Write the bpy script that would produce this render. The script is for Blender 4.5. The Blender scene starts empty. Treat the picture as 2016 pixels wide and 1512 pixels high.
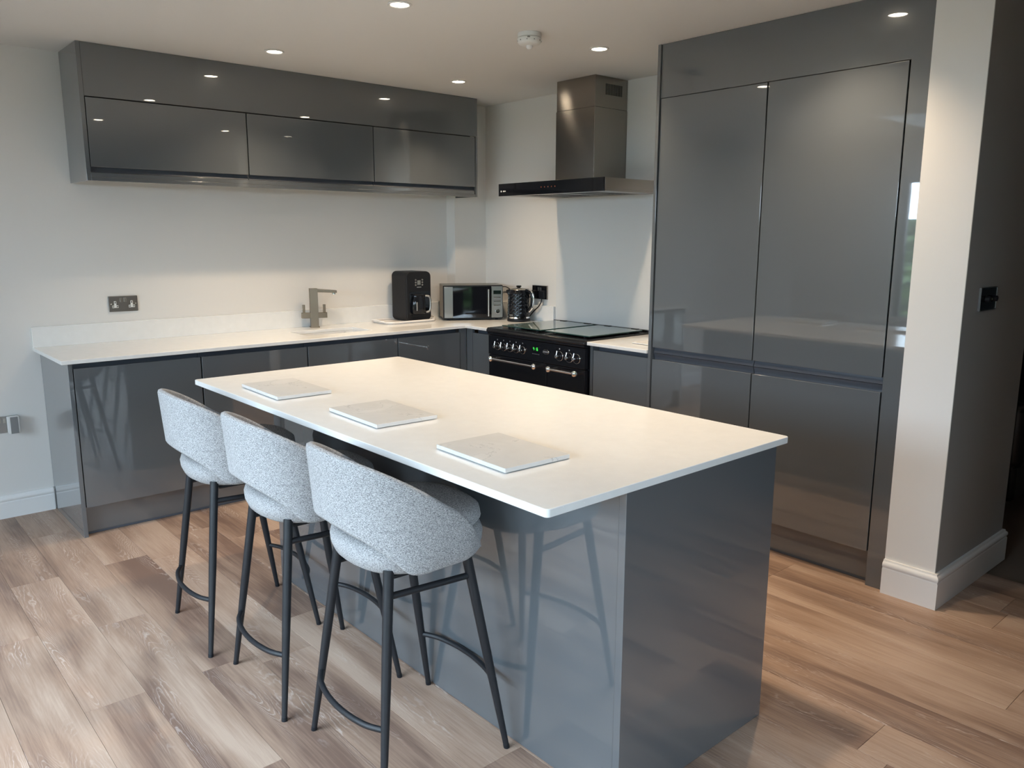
import bpy, bmesh, math, random
from mathutils import Vector, Matrix, Euler

random.seed(11)
S = bpy.context.scene
COL = S.collection
PI = math.pi

# ------------------------------------------------------------------ camera
FPX = 1573.57
cam_d = bpy.data.cameras.new('camera')
cam_d.sensor_width = 36.0
cam_d.sensor_fit = 'HORIZONTAL'
cam_d.lens = FPX / 2016.0 * 36.0
cam_d.clip_start = 0.05
cam = bpy.data.objects.new('camera', cam_d)
COL.objects.link(cam)
ya, pi_, ro = math.radians(41.2448), math.radians(-10.4992), math.radians(0.1649)
fwd = Vector((math.sin(ya) * math.cos(pi_), math.cos(ya) * math.cos(pi_), math.sin(pi_)))
rgt = Vector((math.cos(ya), -math.sin(ya), 0))
up = rgt.cross(fwd)
r2 = math.cos(ro) * rgt + math.sin(ro) * up
u2 = -math.sin(ro) * rgt + math.cos(ro) * up
M = Matrix((r2, u2, -fwd)).transposed().to_4x4()
M.translation = Vector((-3.9418, -4.9044, 1.5076))
cam.matrix_world = M
S.camera = cam

# ------------------------------------------------------------------ world, light, exposure
W = bpy.data.worlds.new('World')
S.world = W
W.use_nodes = True
bg = W.node_tree.nodes['Background']
bg.inputs['Color'].default_value = (0.66, 0.81, 1.0, 1)      # even overcast sky
bg.inputs['Strength'].default_value = 19.0

S.view_settings.view_transform = 'Standard'
S.view_settings.look = 'None'
S.view_settings.gamma = 1.0
S.view_settings.exposure = 0.22
S.view_settings.use_curve_mapping = False
S.cycles.use_denoising = True
S.cycles.max_bounces = 10
S.cycles.diffuse_bounces = 5
S.cycles.glossy_bounces = 5
S.cycles.sample_clamp_indirect = 6.0
S.cycles.caustics_reflective = False
S.cycles.caustics_refractive = False

SPOT_W = 62.0
SPOT_COL = (1.0, 0.78, 0.54)


def portal(name, loc, rot, sx, sy):
    d = bpy.data.lights.new(name, 'AREA')
    d.shape = 'RECTANGLE'
    d.size, d.size_y = sx, sy
    d.cycles.is_portal = True
    o = bpy.data.objects.new(name, d)
    COL.objects.link(o)
    o.location, o.rotation_euler = loc, rot
    return o


# room measures
ZC = 2.4495            # ceiling
XWIN = -5.9            # window wall
YB = -7.0              # wall behind the camera
WIN = (-4.9, -1.15, 0.03, 2.12)       # y0 y1 z0 z1 of glazed doors
WINR = (-5.5, -3.0, 0.03, 2.12)       # x0 x1 z0 z1 of garden window behind the camera
SKY = (-5.0, -3.85, -3.4, -1.8)     # x0 x1 y0 y1 of roof light
portal('window_portal', (XWIN - 0.16, (WIN[0] + WIN[1]) / 2, (WIN[2] + WIN[3]) / 2), (0, -PI / 2, 0), WIN[3] - WIN[2], WIN[1] - WIN[0])
portal('rear_portal', ((WINR[0] + WINR[1]) / 2, YB - 0.11, (WINR[2] + WINR[3]) / 2), (PI / 2, 0, 0), WINR[1] - WINR[0], WINR[3] - WINR[2])
portal('skylight_portal', ((SKY[0] + SKY[1]) / 2, (SKY[2] + SKY[3]) / 2, ZC + 0.31), (0, 0, 0), SKY[1] - SKY[0], SKY[3] - SKY[2])


# ------------------------------------------------------------------ materials
def mat(name, col, rough=0.5, metal=0.0, spec=0.5, coat=0.0, emit=None, estr=0.0, aniso=0.0, trans=0.0, ior=1.5, alpha=1.0):
    m = bpy.data.materials.new(name)
    m.use_nodes = True
    b = m.node_tree.nodes['Principled BSDF']
    b.inputs['Base Color'].default_value = (*col, 1)
    b.inputs['Roughness'].default_value = rough
    b.inputs['Metallic'].default_value = metal
    b.inputs['Specular IOR Level'].default_value = spec
    b.inputs['Coat Weight'].default_value = coat
    b.inputs['Coat Roughness'].default_value = 0.03
    b.inputs['Anisotropic'].default_value = aniso
    b.inputs['Transmission Weight'].default_value = trans
    b.inputs['IOR'].default_value = ior
    if emit:
        b.inputs['Emission Color'].default_value = (*emit, 1)
        b.inputs['Emission Strength'].default_value = estr
    return m


def nn(m, t, **kw):
    n = m.node_tree.nodes.new(t)
    for k, v in kw.items():
        if k in n.inputs:
            n.inputs[k].default_value = v
        else:
            setattr(n, k, v)
    return n


def lk(m, a, b):
    m.node_tree.links.new(a, b)


def bsdf(m):
    return m.node_tree.nodes['Principled BSDF']


def add_bump(m, scale, strength, dist=0.002, detail=2.0, coord='Object', stretch=None):
    tc = nn(m, 'ShaderNodeTexCoord')
    no = nn(m, 'ShaderNodeTexNoise', Scale=scale, Detail=detail)
    src = tc.outputs[coord]
    if stretch:
        mp = nn(m, 'ShaderNodeMapping')
        mp.inputs['Scale'].default_value = stretch
        lk(m, src, mp.inputs['Vector'])
        src = mp.outputs['Vector']
    lk(m, src, no.inputs['Vector'])
    bu = nn(m, 'ShaderNodeBump', Strength=strength, Distance=dist)
    lk(m, no.outputs['Fac'], bu.inputs['Height'])
    lk(m, bu.outputs['Normal'], bsdf(m).inputs['Normal'])
    return no


def add_mottle(m, scale, c1, c2, lo=0.35, hi=0.65, detail=3.0, stretch=None):
    tc = nn(m, 'ShaderNodeTexCoord')
    no = nn(m, 'ShaderNodeTexNoise', Scale=scale, Detail=detail)
    src = tc.outputs['Object']
    if stretch:
        mp = nn(m, 'ShaderNodeMapping')
        mp.inputs['Scale'].default_value = stretch
        lk(m, src, mp.inputs['Vector'])
        src = mp.outputs['Vector']
    lk(m, src, no.inputs['Vector'])
    cr = nn(m, 'ShaderNodeValToRGB')
    cr.color_ramp.elements[0].position, cr.color_ramp.elements[1].position = lo, hi
    cr.color_ramp.elements[0].color = (*c1, 1)
    cr.color_ramp.elements[1].color = (*c2, 1)
    lk(m, no.outputs['Fac'], cr.inputs['Fac'])
    lk(m, cr.outputs['Color'], bsdf(m).inputs['Base Color'])
    return cr


M_WALL = mat('wall_paint', (0.76, 0.74, 0.715), 0.75, spec=0.25)
add_bump(M_WALL, 260, 0.08, 0.0006)
M_CEIL = mat('ceiling_paint', (0.74, 0.73, 0.705), 0.85, spec=0.2)
add_bump(M_CEIL, 200, 0.06, 0.0006)
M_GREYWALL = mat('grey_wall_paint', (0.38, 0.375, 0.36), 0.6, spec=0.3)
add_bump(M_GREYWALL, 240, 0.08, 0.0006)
M_DARKWALL = mat('dark_wall_paint', (0.10, 0.105, 0.10), 0.7, spec=0.25)
add_bump(M_DARKWALL, 240, 0.08, 0.0006)
M_SKIRT = mat('white_gloss_paint', (0.82, 0.81, 0.80), 0.25)
add_bump(M_SKIRT, 30, 0.03, 0.001)
M_GLOSS = mat('grey_gloss_lacquer', (0.104, 0.115, 0.126), 0.24, spec=0.35, coat=1.0)
bsdf(M_GLOSS).inputs['Coat Roughness'].default_value = 0.018
bsdf(M_GLOSS).inputs['Coat IOR'].default_value = 1.9
_no = add_bump(M_GLOSS, 16, 0.012, 0.002, detail=1.0)
lk(M_GLOSS, [n for n in M_GLOSS.node_tree.nodes if n.type == 'BUMP'][0].outputs['Normal'], bsdf(M_GLOSS).inputs['Coat Normal'])
M_CHANNEL = mat('grey_channel', (0.072, 0.080, 0.098), 0.35, spec=0.4)
add_bump(M_CHANNEL, 60, 0.03, 0.001)
M_CARCASS = mat('carcass_board', (0.03, 0.032, 0.035), 0.6, spec=0.2)
add_bump(M_CARCASS, 60, 0.03, 0.001)
M_QUARTZ = mat('white_quartz', (0.80, 0.785, 0.75), 0.13, spec=0.5)
M_STEEL = mat('brushed_steel', (0.34, 0.31, 0.28), 0.17, metal=1.0, aniso=0.96)
bsdf(M_STEEL).inputs['Anisotropic Rotation'].default_value = 0.25
tg = nn(M_STEEL, 'ShaderNodeTangent', direction_type='RADIAL', axis='Z')
lk(M_STEEL, tg.outputs['Tangent'], bsdf(M_STEEL).inputs['Tangent'])
add_bump(M_STEEL, 40, 0.05, 0.0005, stretch=(1, 1, 60))
M_STEEL2 = mat('satin_steel', (0.37, 0.35, 0.325), 0.34, metal=1.0)
add_bump(M_STEEL2, 50, 0.04, 0.0005, stretch=(1, 1, 40))
M_MWSTEEL = mat('warm_brushed_steel', (0.25, 0.232, 0.205), 0.36, metal=1.0)
add_bump(M_MWSTEEL, 50, 0.04, 0.0005, stretch=(1, 1, 40))
M_NICKEL = mat('brushed_nickel', (0.25, 0.195, 0.14), 0.38, metal=1.0)
add_bump(M_NICKEL, 90, 0.05, 0.0005, stretch=(1, 1, 0.05))
M_CHROME = mat('chrome', (0.85, 0.85, 0.86), 0.07, metal=1.0)
add_bump(M_CHROME, 20, 0.01, 0.0005)
M_BLACKGLOSS = mat('black_enamel', (0.007, 0.008, 0.011), 0.16, spec=0.4)
add_bump(M_BLACKGLOSS, 25, 0.01, 0.001)
M_BLACKGLASS = mat('black_glass', (0.006, 0.007, 0.010), 0.04, spec=0.5)
add_bump(M_BLACKGLASS, 12, 0.005, 0.001)
M_BLACKMATT = mat('black_plastic', (0.009, 0.010, 0.013), 0.5, spec=0.3)
add_bump(M_BLACKMATT, 400, 0.05, 0.0004)
M_LEG = mat('black_powder_coat', (0.010, 0.011, 0.014), 0.48, spec=0.45)
add_bump(M_LEG, 500, 0.06, 0.0004)
M_LIDGLASS = mat('tinted_lid_glass', (0.10, 0.145, 0.135), 0.05, spec=0.6, coat=0.3)
add_bump(M_LIDGLASS, 10, 0.005, 0.001)
M_LIDEDGE = mat('green_glass_edge', (0.012, 0.05, 0.042), 0.1)
add_bump(M_LIDEDGE, 40, 0.01, 0.001)
M_SPLASH = mat('pale_grey_splashback_glass', (0.76, 0.765, 0.765), 0.12, spec=0.5)
add_bump(M_SPLASH, 5, 0.006, 0.002)
M_WHITEPL = mat('white_plastic', (0.78, 0.78, 0.77), 0.35)
add_bump(M_WHITEPL, 60, 0.02, 0.0005)
M_CERAMIC = mat('white_ceramic', (0.80, 0.79, 0.77), 0.12)
add_bump(M_CERAMIC, 20, 0.01, 0.001)
M_DETECT = mat('alarm_plastic', (0.74, 0.74, 0.72), 0.45)
add_bump(M_DETECT, 60, 0.02, 0.0005)
M_SOCKET = mat('brushed_socket_plate', (0.30, 0.29, 0.28), 0.33, metal=1.0)
add_bump(M_SOCKET, 100, 0.05, 0.0004, stretch=(0.05, 1, 1))
M_GREYPL = mat('grey_plastic', (0.22, 0.22, 0.225), 0.4)
add_bump(M_GREYPL, 60, 0.02, 0.0005)
M_TRAY = mat('white_tray_melamine', (0.78, 0.745, 0.715), 0.3)
add_bump(M_TRAY, 30, 0.02, 0.0008)
M_LCD = mat('grey_lcd', (0.20, 0.21, 0.205), 0.25)
add_bump(M_LCD, 60, 0.01, 0.0005)
M_DARKLCD = mat('dark_display', (0.008, 0.016, 0.014), 0.1)
add_bump(M_DARKLCD, 60, 0.01, 0.0005)
M_GREENLED = mat('green_clock_digits', (0.02, 0.3, 0.02), 0.4, emit=(0.08, 1.0, 0.12), estr=0.9)
add_bump(M_GREENLED, 60, 0.01, 0.0005)
M_REDLED = mat('red_touch_marks', (0.25, 0.06, 0.03), 0.4, emit=(1.0, 0.25, 0.1), estr=0.12)
add_bump(M_REDLED, 60, 0.01, 0.0005)
M_PRINT = mat('white_print', (0.62, 0.62, 0.62), 0.5)
add_bump(M_PRINT, 60, 0.01, 0.0005)
M_LENS = mat('lamp_lens', (0.9, 0.9, 0.9), 0.4, emit=(1.0, 0.86, 0.66), estr=28.0)
add_bump(M_LENS, 60, 0.01, 0.0005)
M_CARAFE = mat('dark_carafe_glass', (0.010, 0.011, 0.014), 0.06, spec=0.35)
add_bump(M_CARAFE, 60, 0.01, 0.0005)
M_LEATHER = mat('black_leather', (0.008, 0.008, 0.009), 0.25, spec=0.5)
add_bump(M_LEATHER, 45, 0.2, 0.002)
M_HEDGE = mat('hedge_leaves', (0.03, 0.07, 0.015), 0.6)
add_mottle(M_HEDGE, 9, (0.012, 0.035, 0.006), (0.07, 0.13, 0.03))
M_PATIO = mat('patio_stone', (0.30, 0.29, 0.27), 0.8)
add_mottle(M_PATIO, 3, (0.24, 0.23, 0.21), (0.36, 0.345, 0.32))
M_FRAME = mat('window_frame_coat', (0.045, 0.047, 0.05), 0.4)
add_bump(M_FRAME, 60, 0.02, 0.0005)
M_SUB = mat('floor_screed', (0.16, 0.12, 0.09), 0.8)
add_bump(M_SUB, 60, 0.02, 0.0005)

# clear window glass that lets daylight through
M_PANE = bpy.data.materials.new('clear_pane')
M_PANE.use_nodes = True
nt = M_PANE.node_tree
nt.nodes.remove(nt.nodes['Principled BSDF'])
_out = nt.nodes['Material Output']
_tr = nt.nodes.new('ShaderNodeBsdfTransparent')
_gl = nt.nodes.new('ShaderNodeBsdfGlossy')
_gl.inputs['Roughness'].default_value = 0.02
_fr = nt.nodes.new('ShaderNodeFresnel')
_fr.inputs['IOR'].default_value = 1.45
_mx = nt.nodes.new('ShaderNodeMixShader')
_tr.inputs['Color'].default_value = (0.95, 0.97, 0.96, 1)
nt.links.new(_fr.outputs['Fac'], _mx.inputs['Fac'])
nt.links.new(_tr.outputs['BSDF'], _mx.inputs[1])
nt.links.new(_gl.outputs['BSDF'], _mx.inputs[2])
nt.links.new(_mx.outputs['Shader'], _out.inputs['Surface'])

# quartz flecks
tc = nn(M_QUARTZ, 'ShaderNodeTexCoord')
vo = nn(M_QUARTZ, 'ShaderNodeTexVoronoi', Scale=55.0)
lk(M_QUARTZ, tc.outputs['Object'], vo.inputs['Vector'])
lt = nn(M_QUARTZ, 'ShaderNodeMath', operation='LESS_THAN')
lt.inputs[1].default_value = 0.07
lk(M_QUARTZ, vo.outputs['Distance'], lt.inputs[0])
n2 = nn(M_QUARTZ, 'ShaderNodeTexNoise', Scale=26.0, Detail=4.0)
lk(M_QUARTZ, tc.outputs['Object'], n2.inputs['Vector'])
cr = nn(M_QUARTZ, 'ShaderNodeValToRGB')
cr.color_ramp.elements[0].position, cr.color_ramp.elements[1].position = 0.3, 0.7
cr.color_ramp.elements[0].color = (0.82, 0.82, 0.81, 1)
cr.color_ramp.elements[1].color = (0.85, 0.85, 0.84, 1)
lk(M_QUARTZ, n2.outputs['Fac'], cr.inputs['Fac'])
mxq = nn(M_QUARTZ, 'ShaderNodeMixRGB')
mxq.inputs['Color2'].default_value = (0.95, 0.95, 0.95, 1)
lk(M_QUARTZ, lt.outputs[0], mxq.inputs['Fac'])
lk(M_QUARTZ, cr.outputs['Color'], mxq.inputs['Color1'])
lk(M_QUARTZ, mxq.outputs['Color'], bsdf(M_QUARTZ).inputs['Base Color'])

# pale marble
M_MARBLE = mat('pale_marble', (0.72, 0.72, 0.71), 0.22)
tc = nn(M_MARBLE, 'ShaderNodeTexCoord')
oi = nn(M_MARBLE, 'ShaderNodeObjectInfo')
sc_ = nn(M_MARBLE, 'ShaderNodeVectorMath', operation='ADD')
mul = nn(M_MARBLE, 'ShaderNodeMath', operation='MULTIPLY')
mul.inputs[1].default_value = 37.0
lk(M_MARBLE, oi.outputs['Random'], mul.inputs[0])
lk(M_MARBLE, tc.outputs['Object'], sc_.inputs[0])
lk(M_MARBLE, mul.outputs[0], sc_.inputs[1])
n1 = nn(M_MARBLE, 'ShaderNodeTexNoise', Scale=5.0, Detail=6.0, Distortion=1.2)
lk(M_MARBLE, sc_.outputs[0], n1.inputs['Vector'])
cr = nn(M_MARBLE, 'ShaderNodeValToRGB')
e = cr.color_ramp.elements
e[0].position, e[0].color = 0.30, (0.64, 0.64, 0.635, 1)
e[1].position, e[1].color = 0.70, (0.72, 0.72, 0.715, 1)
x = cr.color_ramp.elements.new(0.555); x.color = (0.685, 0.685, 0.68, 1)
x = cr.color_ramp.elements.new(0.562); x.color = (0.50, 0.50, 0.505, 1)
x = cr.color_ramp.elements.new(0.57); x.color = (0.69, 0.69, 0.685, 1)
lk(M_MARBLE, n1.outputs['Fac'], cr.inputs['Fac'])
lk(M_MARBLE, cr.outputs['Color'], bsdf(M_MARBLE).inputs['Base Color'])

# grey tweed fabric
M_FABRIC = mat('grey_tweed', (0.5, 0.5, 0.5), 0.9, spec=0.15)
tc = nn(M_FABRIC, 'ShaderNodeTexCoord')
mp = nn(M_FABRIC, 'ShaderNodeMapping')
mp.inputs['Scale'].default_value = (210, 210, 800)
lk(M_FABRIC, tc.outputs['Object'], mp.inputs['Vector'])
na = nn(M_FABRIC, 'ShaderNodeTexNoise', Scale=1.0, Detail=2.0)
lk(M_FABRIC, mp.outputs['Vector'], na.inputs['Vector'])
mp2 = nn(M_FABRIC, 'ShaderNodeMapping')
mp2.inputs['Scale'].default_value = (800, 800, 380)
lk(M_FABRIC, tc.outputs['Object'], mp2.inputs['Vector'])
nb = nn(M_FABRIC, 'ShaderNodeTexNoise', Scale=1.0, Detail=2.0)
lk(M_FABRIC, mp2.outputs['Vector'], nb.inputs['Vector'])
ad = nn(M_FABRIC, 'ShaderNodeMath', operation='ADD')
lk(M_FABRIC, na.outputs['Fac'], ad.inputs[0])
lk(M_FABRIC, nb.outputs['Fac'], ad.inputs[1])
cr = nn(M_FABRIC, 'ShaderNodeValToRGB')
e = cr.color_ramp.elements
e[0].position, e[0].color = 0.80 / 2, (0.15, 0.15, 0.156, 1)
e[1].position, e[1].color = 1.16 / 2, (0.56, 0.555, 0.56, 1)
x = e.new(0.49); x.color = (0.345, 0.343, 0.348, 1)
hf = nn(M_FABRIC, 'ShaderNodeMath', operation='MULTIPLY')
hf.inputs[1].default_value = 0.5
lk(M_FABRIC, ad.outputs[0], hf.inputs[0])
lk(M_FABRIC, hf.outputs[0], cr.inputs['Fac'])
lk(M_FABRIC, cr.outputs['Color'], bsdf(M_FABRIC).inputs['Base Color'])
bu = nn(M_FABRIC, 'ShaderNodeBump', Strength=0.5, Distance=0.002)
lk(M_FABRIC, ad.outputs[0], bu.inputs['Height'])
lk(M_FABRIC, bu.outputs['Normal'], bsdf(M_FABRIC).inputs['Normal'])
bsdf(M_FABRIC).inputs['Sheen Weight'].default_value = 0.15

# limed oak planks: contour lines of a stretched noise give the cathedral grain
M_PLANK = mat('limed_oak', (0.3, 0.22, 0.17), 0.42, spec=0.35)
tc = nn(M_PLANK, 'ShaderNodeTexCoord')
oi = nn(M_PLANK, 'ShaderNodeObjectInfo')
mul = nn(M_PLANK, 'ShaderNodeMath', operation='MULTIPLY')
mul.inputs[1].default_value = 61.0
lk(M_PLANK, oi.outputs['Random'], mul.inputs[0])
va = nn(M_PLANK, 'ShaderNodeVectorMath', operation='ADD')
lk(M_PLANK, tc.outputs['Object'], va.inputs[0])
lk(M_PLANK, mul.outputs[0], va.inputs[1])


def strn(sx, sy, detail, dist=0.0):
    mp = nn(M_PLANK, 'ShaderNodeMapping')
    mp.inputs['Scale'].default_value = (sx, sy, 1)
    lk(M_PLANK, va.outputs[0], mp.inputs['Vector'])
    n = nn(M_PLANK, 'ShaderNodeTexNoise', Scale=1.0, Detail=detail, Distortion=dist)
    lk(M_PLANK, mp.outputs['Vector'], n.inputs['Vector'])
    return n


def mth(op, a, b=None, c=None):
    n = nn(M_PLANK, 'ShaderNodeMath', operation=op)
    for i, v in enumerate((a, b, c)):
        if v is None:
            continue
        if isinstance(v, (int, float)):
            n.inputs[i].default_value = v
        else:
            lk(M_PLANK, v, n.inputs[i])
    return n.outputs[0]


field = strn(6.5, 0.62, 1.4, 0.2)
dash = strn(240, 30.0, 1.0)
fine = strn(160, 5.0, 2.0)
wob = strn(60, 22.0, 2.0)
fsum = mth('ADD', mth('MULTIPLY', field.outputs['Fac'], 76.0), mth('MULTIPLY', wob.outputs['Fac'], 1.6))
lines = mth('PINGPONG', fsum, 0.5)                       # 0..0.5
lines = mth('MULTIPLY', lines, 2.0)
mask = strn(9.0, 1.8, 3.0)
mk = nn(M_PLANK, 'ShaderNodeMapRange')
mk.inputs['From Min'].default_value, mk.inputs['From Max'].default_value = 0.50, 0.66
lk(M_PLANK, mask.outputs['Fac'], mk.inputs['Value'])
ln = nn(M_PLANK, 'ShaderNodeMapRange')
ln.inputs['From Min'].default_value, ln.inputs['From Max'].default_value = 0.62, 0.95
lk(M_PLANK, lines, ln.inputs['Value'])
lime = mth('MULTIPLY', mk.outputs['Result'], ln.outputs['Result'])
lime = mth('MULTIPLY', lime, mth('MULTIPLY_ADD', dash.outputs['Fac'], 1.3, -0.12))
tone = strn(7.0, 1.1, 5.0, 0.4)
cr = nn(M_PLANK, 'ShaderNodeValToRGB')
e = cr.color_ramp.elements
e[0].position, e[0].color = 0.30, (0.190, 0.118, 0.088, 1)
e[1].position, e[1].color = 0.70, (0.48, 0.345, 0.262, 1)
x = e.new(0.5); x.color = (0.355, 0.236, 0.170, 1)
fadd = mth('ADD', tone.outputs['Fac'], mth('MULTIPLY', mth('SUBTRACT', fine.outputs['Fac'], 0.5), 0.30))
fadd = mth('ADD', fadd, mth('MULTIPLY', mth('SUBTRACT', oi.outputs['Random'], 0.5), 0.16))
lk(M_PLANK, fadd, cr.inputs['Fac'])
mxp = nn(M_PLANK, 'ShaderNodeMixRGB')
mxp.inputs['Color2'].default_value = (0.64, 0.535, 0.475, 1)
lk(M_PLANK, lime, mxp.inputs['Fac'])
lk(M_PLANK, cr.outputs['Color'], mxp.inputs['Color1'])
lk(M_PLANK, mxp.outputs['Color'], bsdf(M_PLANK).inputs['Base Color'])
bu = nn(M_PLANK, 'ShaderNodeBump', Strength=0.12, Distance=0.001)
lk(M_PLANK, mth('ADD', fine.outputs['Fac'], lines), bu.inputs['Height'])
lk(M_PLANK, bu.outputs['Normal'], bsdf(M_PLANK).inputs['Normal'])


# ------------------------------------------------------------------ mesh helpers
def link(name, bm, m, parent=None, smooth=True, mw=None):
    """bmesh -> one object.  Coordinates are local to the parent."""
    bmesh.ops.recalc_face_normals(bm, faces=bm.faces)
    me = bpy.data.meshes.new(name)
    bm.to_mesh(me)
    bm.free()
    if smooth:
        for p in me.polygons:
            p.use_smooth = True
        me.set_sharp_from_angle(angle=math.radians(50))
    me.materials.append(m)
    o = bpy.data.objects.new(name, me)
    COL.objects.link(o)
    if smooth:
        wn = o.modifiers.new('weighted_normal', 'WEIGHTED_NORMAL')
        wn.keep_sharp = True
        wn.weight = 100
    if parent is not None:
        o.parent = parent
    return o


def tag(o, label, cat=None, group=None, kind=None):
    o['label'] = label
    if cat:
        o['category'] = cat
    if group:
        o['group'] = group
    if kind:
        o['kind'] = kind
    return o


def thing(name, label, cat, loc=(0, 0, 0), rz=0.0, group=None):
    o = bpy.data.objects.new(name, None)
    o.empty_display_size = 0.05
    COL.objects.link(o)
    o.location = loc
    o.rotation_euler = (0, 0, rz)
    return tag(o, label, cat, group)


def B(x0, x1, y0, y1, z0, z1, bev=0.0015, seg=2, bm=None, off=(0, 0, 0)):
    bm = bm or bmesh.new()
    x0, x1 = min(x0, x1) - off[0], max(x0, x1) - off[0]
    y0, y1 = min(y0, y1) - off[1], max(y0, y1) - off[1]
    z0, z1 = min(z0, z1) - off[2], max(z0, z1) - off[2]
    mm = Matrix.Translation(((x0 + x1) / 2, (y0 + y1) / 2, (z0 + z1) / 2)) @ Matrix.Diagonal((x1 - x0, y1 - y0, z1 - z0, 1))
    r = bmesh.ops.create_cube(bm, size=1, matrix=mm)
    if bev:
        bev = min(bev, 0.45 * min(x1 - x0, y1 - y0, z1 - z0))
        ed = list({e for v in r['verts'] for e in v.link_edges})
        bmesh.ops.bevel(bm, geom=ed, offset=bev, segments=seg, affect='EDGES', profile=0.5)
    return bm


def cyl(p0, p1, r0, r1=None, n=20, bm=None, bev=0.0):
    bm = bm or bmesh.new()
    r1 = r0 if r1 is None else r1
    p0, p1 = Vector(p0), Vector(p1)
    d = p1 - p0
    q = d.to_track_quat('Z', 'Y').to_matrix().to_4x4()
    q.translation = (p0 + p1) / 2
    r = bmesh.ops.create_cone(bm, cap_ends=True, segments=n, radius1=r0, radius2=r1, depth=d.length, matrix=q)
    if bev:
        ed = [e for e in {e for v in r['verts'] for e in v.link_edges} if any(len(f.verts) > 4 for f in e.link_faces)]
        bmesh.ops.bevel(bm, geom=ed, offset=bev, segments=2, affect='EDGES', profile=0.5)
    return bm


def tube(pts, r, n=12, bm=None, closed=False, smooth_pts=0):
    """swept round tube; r number or list"""
    bm = bm or bmesh.new()
    P = [Vector(p) for p in pts]
    if smooth_pts:
        Q = []
        for i in range(len(P) - 1):
            p0, p1, p2, p3 = P[max(i - 1, 0)], P[i], P[i + 1], P[min(i + 2, len(P) - 1)]
            for k in range(smooth_pts):
                t = k / smooth_pts
                Q.append(0.5 * ((2 * p1) + (-p0 + p2) * t + (2 * p0 - 5 * p1 + 4 * p2 - p3) * t * t + (-p0 + 3 * p1 - 3 * p2 + p3) * t ** 3))
        Q.append(P[-1])
        P = Q
    R = r if isinstance(r, (list, tuple)) else [r] * len(P)
    rings = []
    prev = None
    for i, p in enumerate(P):
        a = P[i - 1] if i else (P[-1] if closed else P[0])
        b = P[(i + 1) % len(P)] if (closed or i < len(P) - 1) else P[-1]
        t = (b - a).normalized()
        if prev is None:
            nrm = t.orthogonal().normalized()
        else:
            nrm = (prev - t * prev.dot(t)).normalized()
        prev = nrm
        bn = t.cross(nrm)
        rings.append([bm.verts.new(p + R[i] * (math.cos(2 * PI * k / n) * nrm + math.sin(2 * PI * k / n) * bn)) for k in range(n)])
    m = len(rings)
    for i in range(m if closed else m - 1):
        A, C = rings[i], rings[(i + 1) % m]
        for k in range(n):
            bm.faces.new((A[k], A[(k + 1) % n], C[(k + 1) % n], C[k]))
    if not closed:
        bm.faces.new(rings[0])
        bm.faces.new(rings[-1])
    return bm


def lathe(prof, n=32, bm=None, c=(0, 0, 0), cap=True):
    """prof = [(r, z)]"""
    bm = bm or bmesh.new()
    rings = []
    for r, z in prof:
        if r < 1e-6:
            rings.append([bm.verts.new((c[0], c[1], c[2] + z))])
        else:
            rings.append([bm.verts.new((c[0] + r * math.cos(2 * PI * k / n), c[1] + r * math.sin(2 * PI * k / n), c[2] + z)) for k in range(n)])
    for A, C in zip(rings, rings[1:]):
        for k in range(n):
            k2 = (k + 1) % n
            if len(A) == 1 and len(C) == 1:
                break
            if len(A) == 1:
                bm.faces.new((A[0], C[k], C[k2]))
            elif len(C) == 1:
                bm.faces.new((A[k], A[k2], C[0]))
            else:
                bm.faces.new((A[k], A[k2], C[k2], C[k]))
    if cap:
        for ring in (rings[0], rings[-1]):
            if len(ring) > 2:
                bm.faces.new(ring)
    return bm


def prism(poly, axis, a0, a1, bm=None, bev=0.0):
    """poly = 2D points in the two other axes (cyclic order yz / xz / xy), extruded a0..a1"""
    bm = bm or bmesh.new()
    def P(u, v, a):
        return {'x': (a, u, v), 'y': (u, a, v), 'z': (u, v, a)}[axis]
    A = [bm.verts.new(P(u, v, a0)) for u, v in poly]
    C = [bm.verts.new(P(u, v, a1)) for u, v in poly]
    n = len(poly)
    for k in range(n):
        bm.faces.new((A[k], A[(k + 1) % n], C[(k + 1) % n], C[k]))
    bm.faces.new(A)
    bm.faces.new(C)
    if bev:
        bmesh.ops.recalc_face_normals(bm, faces=bm.faces)
        bmesh.ops.bevel(bm, geom=list(bm.edges), offset=bev, segments=2, affect='EDGES', profile=0.5)
    return bm


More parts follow.
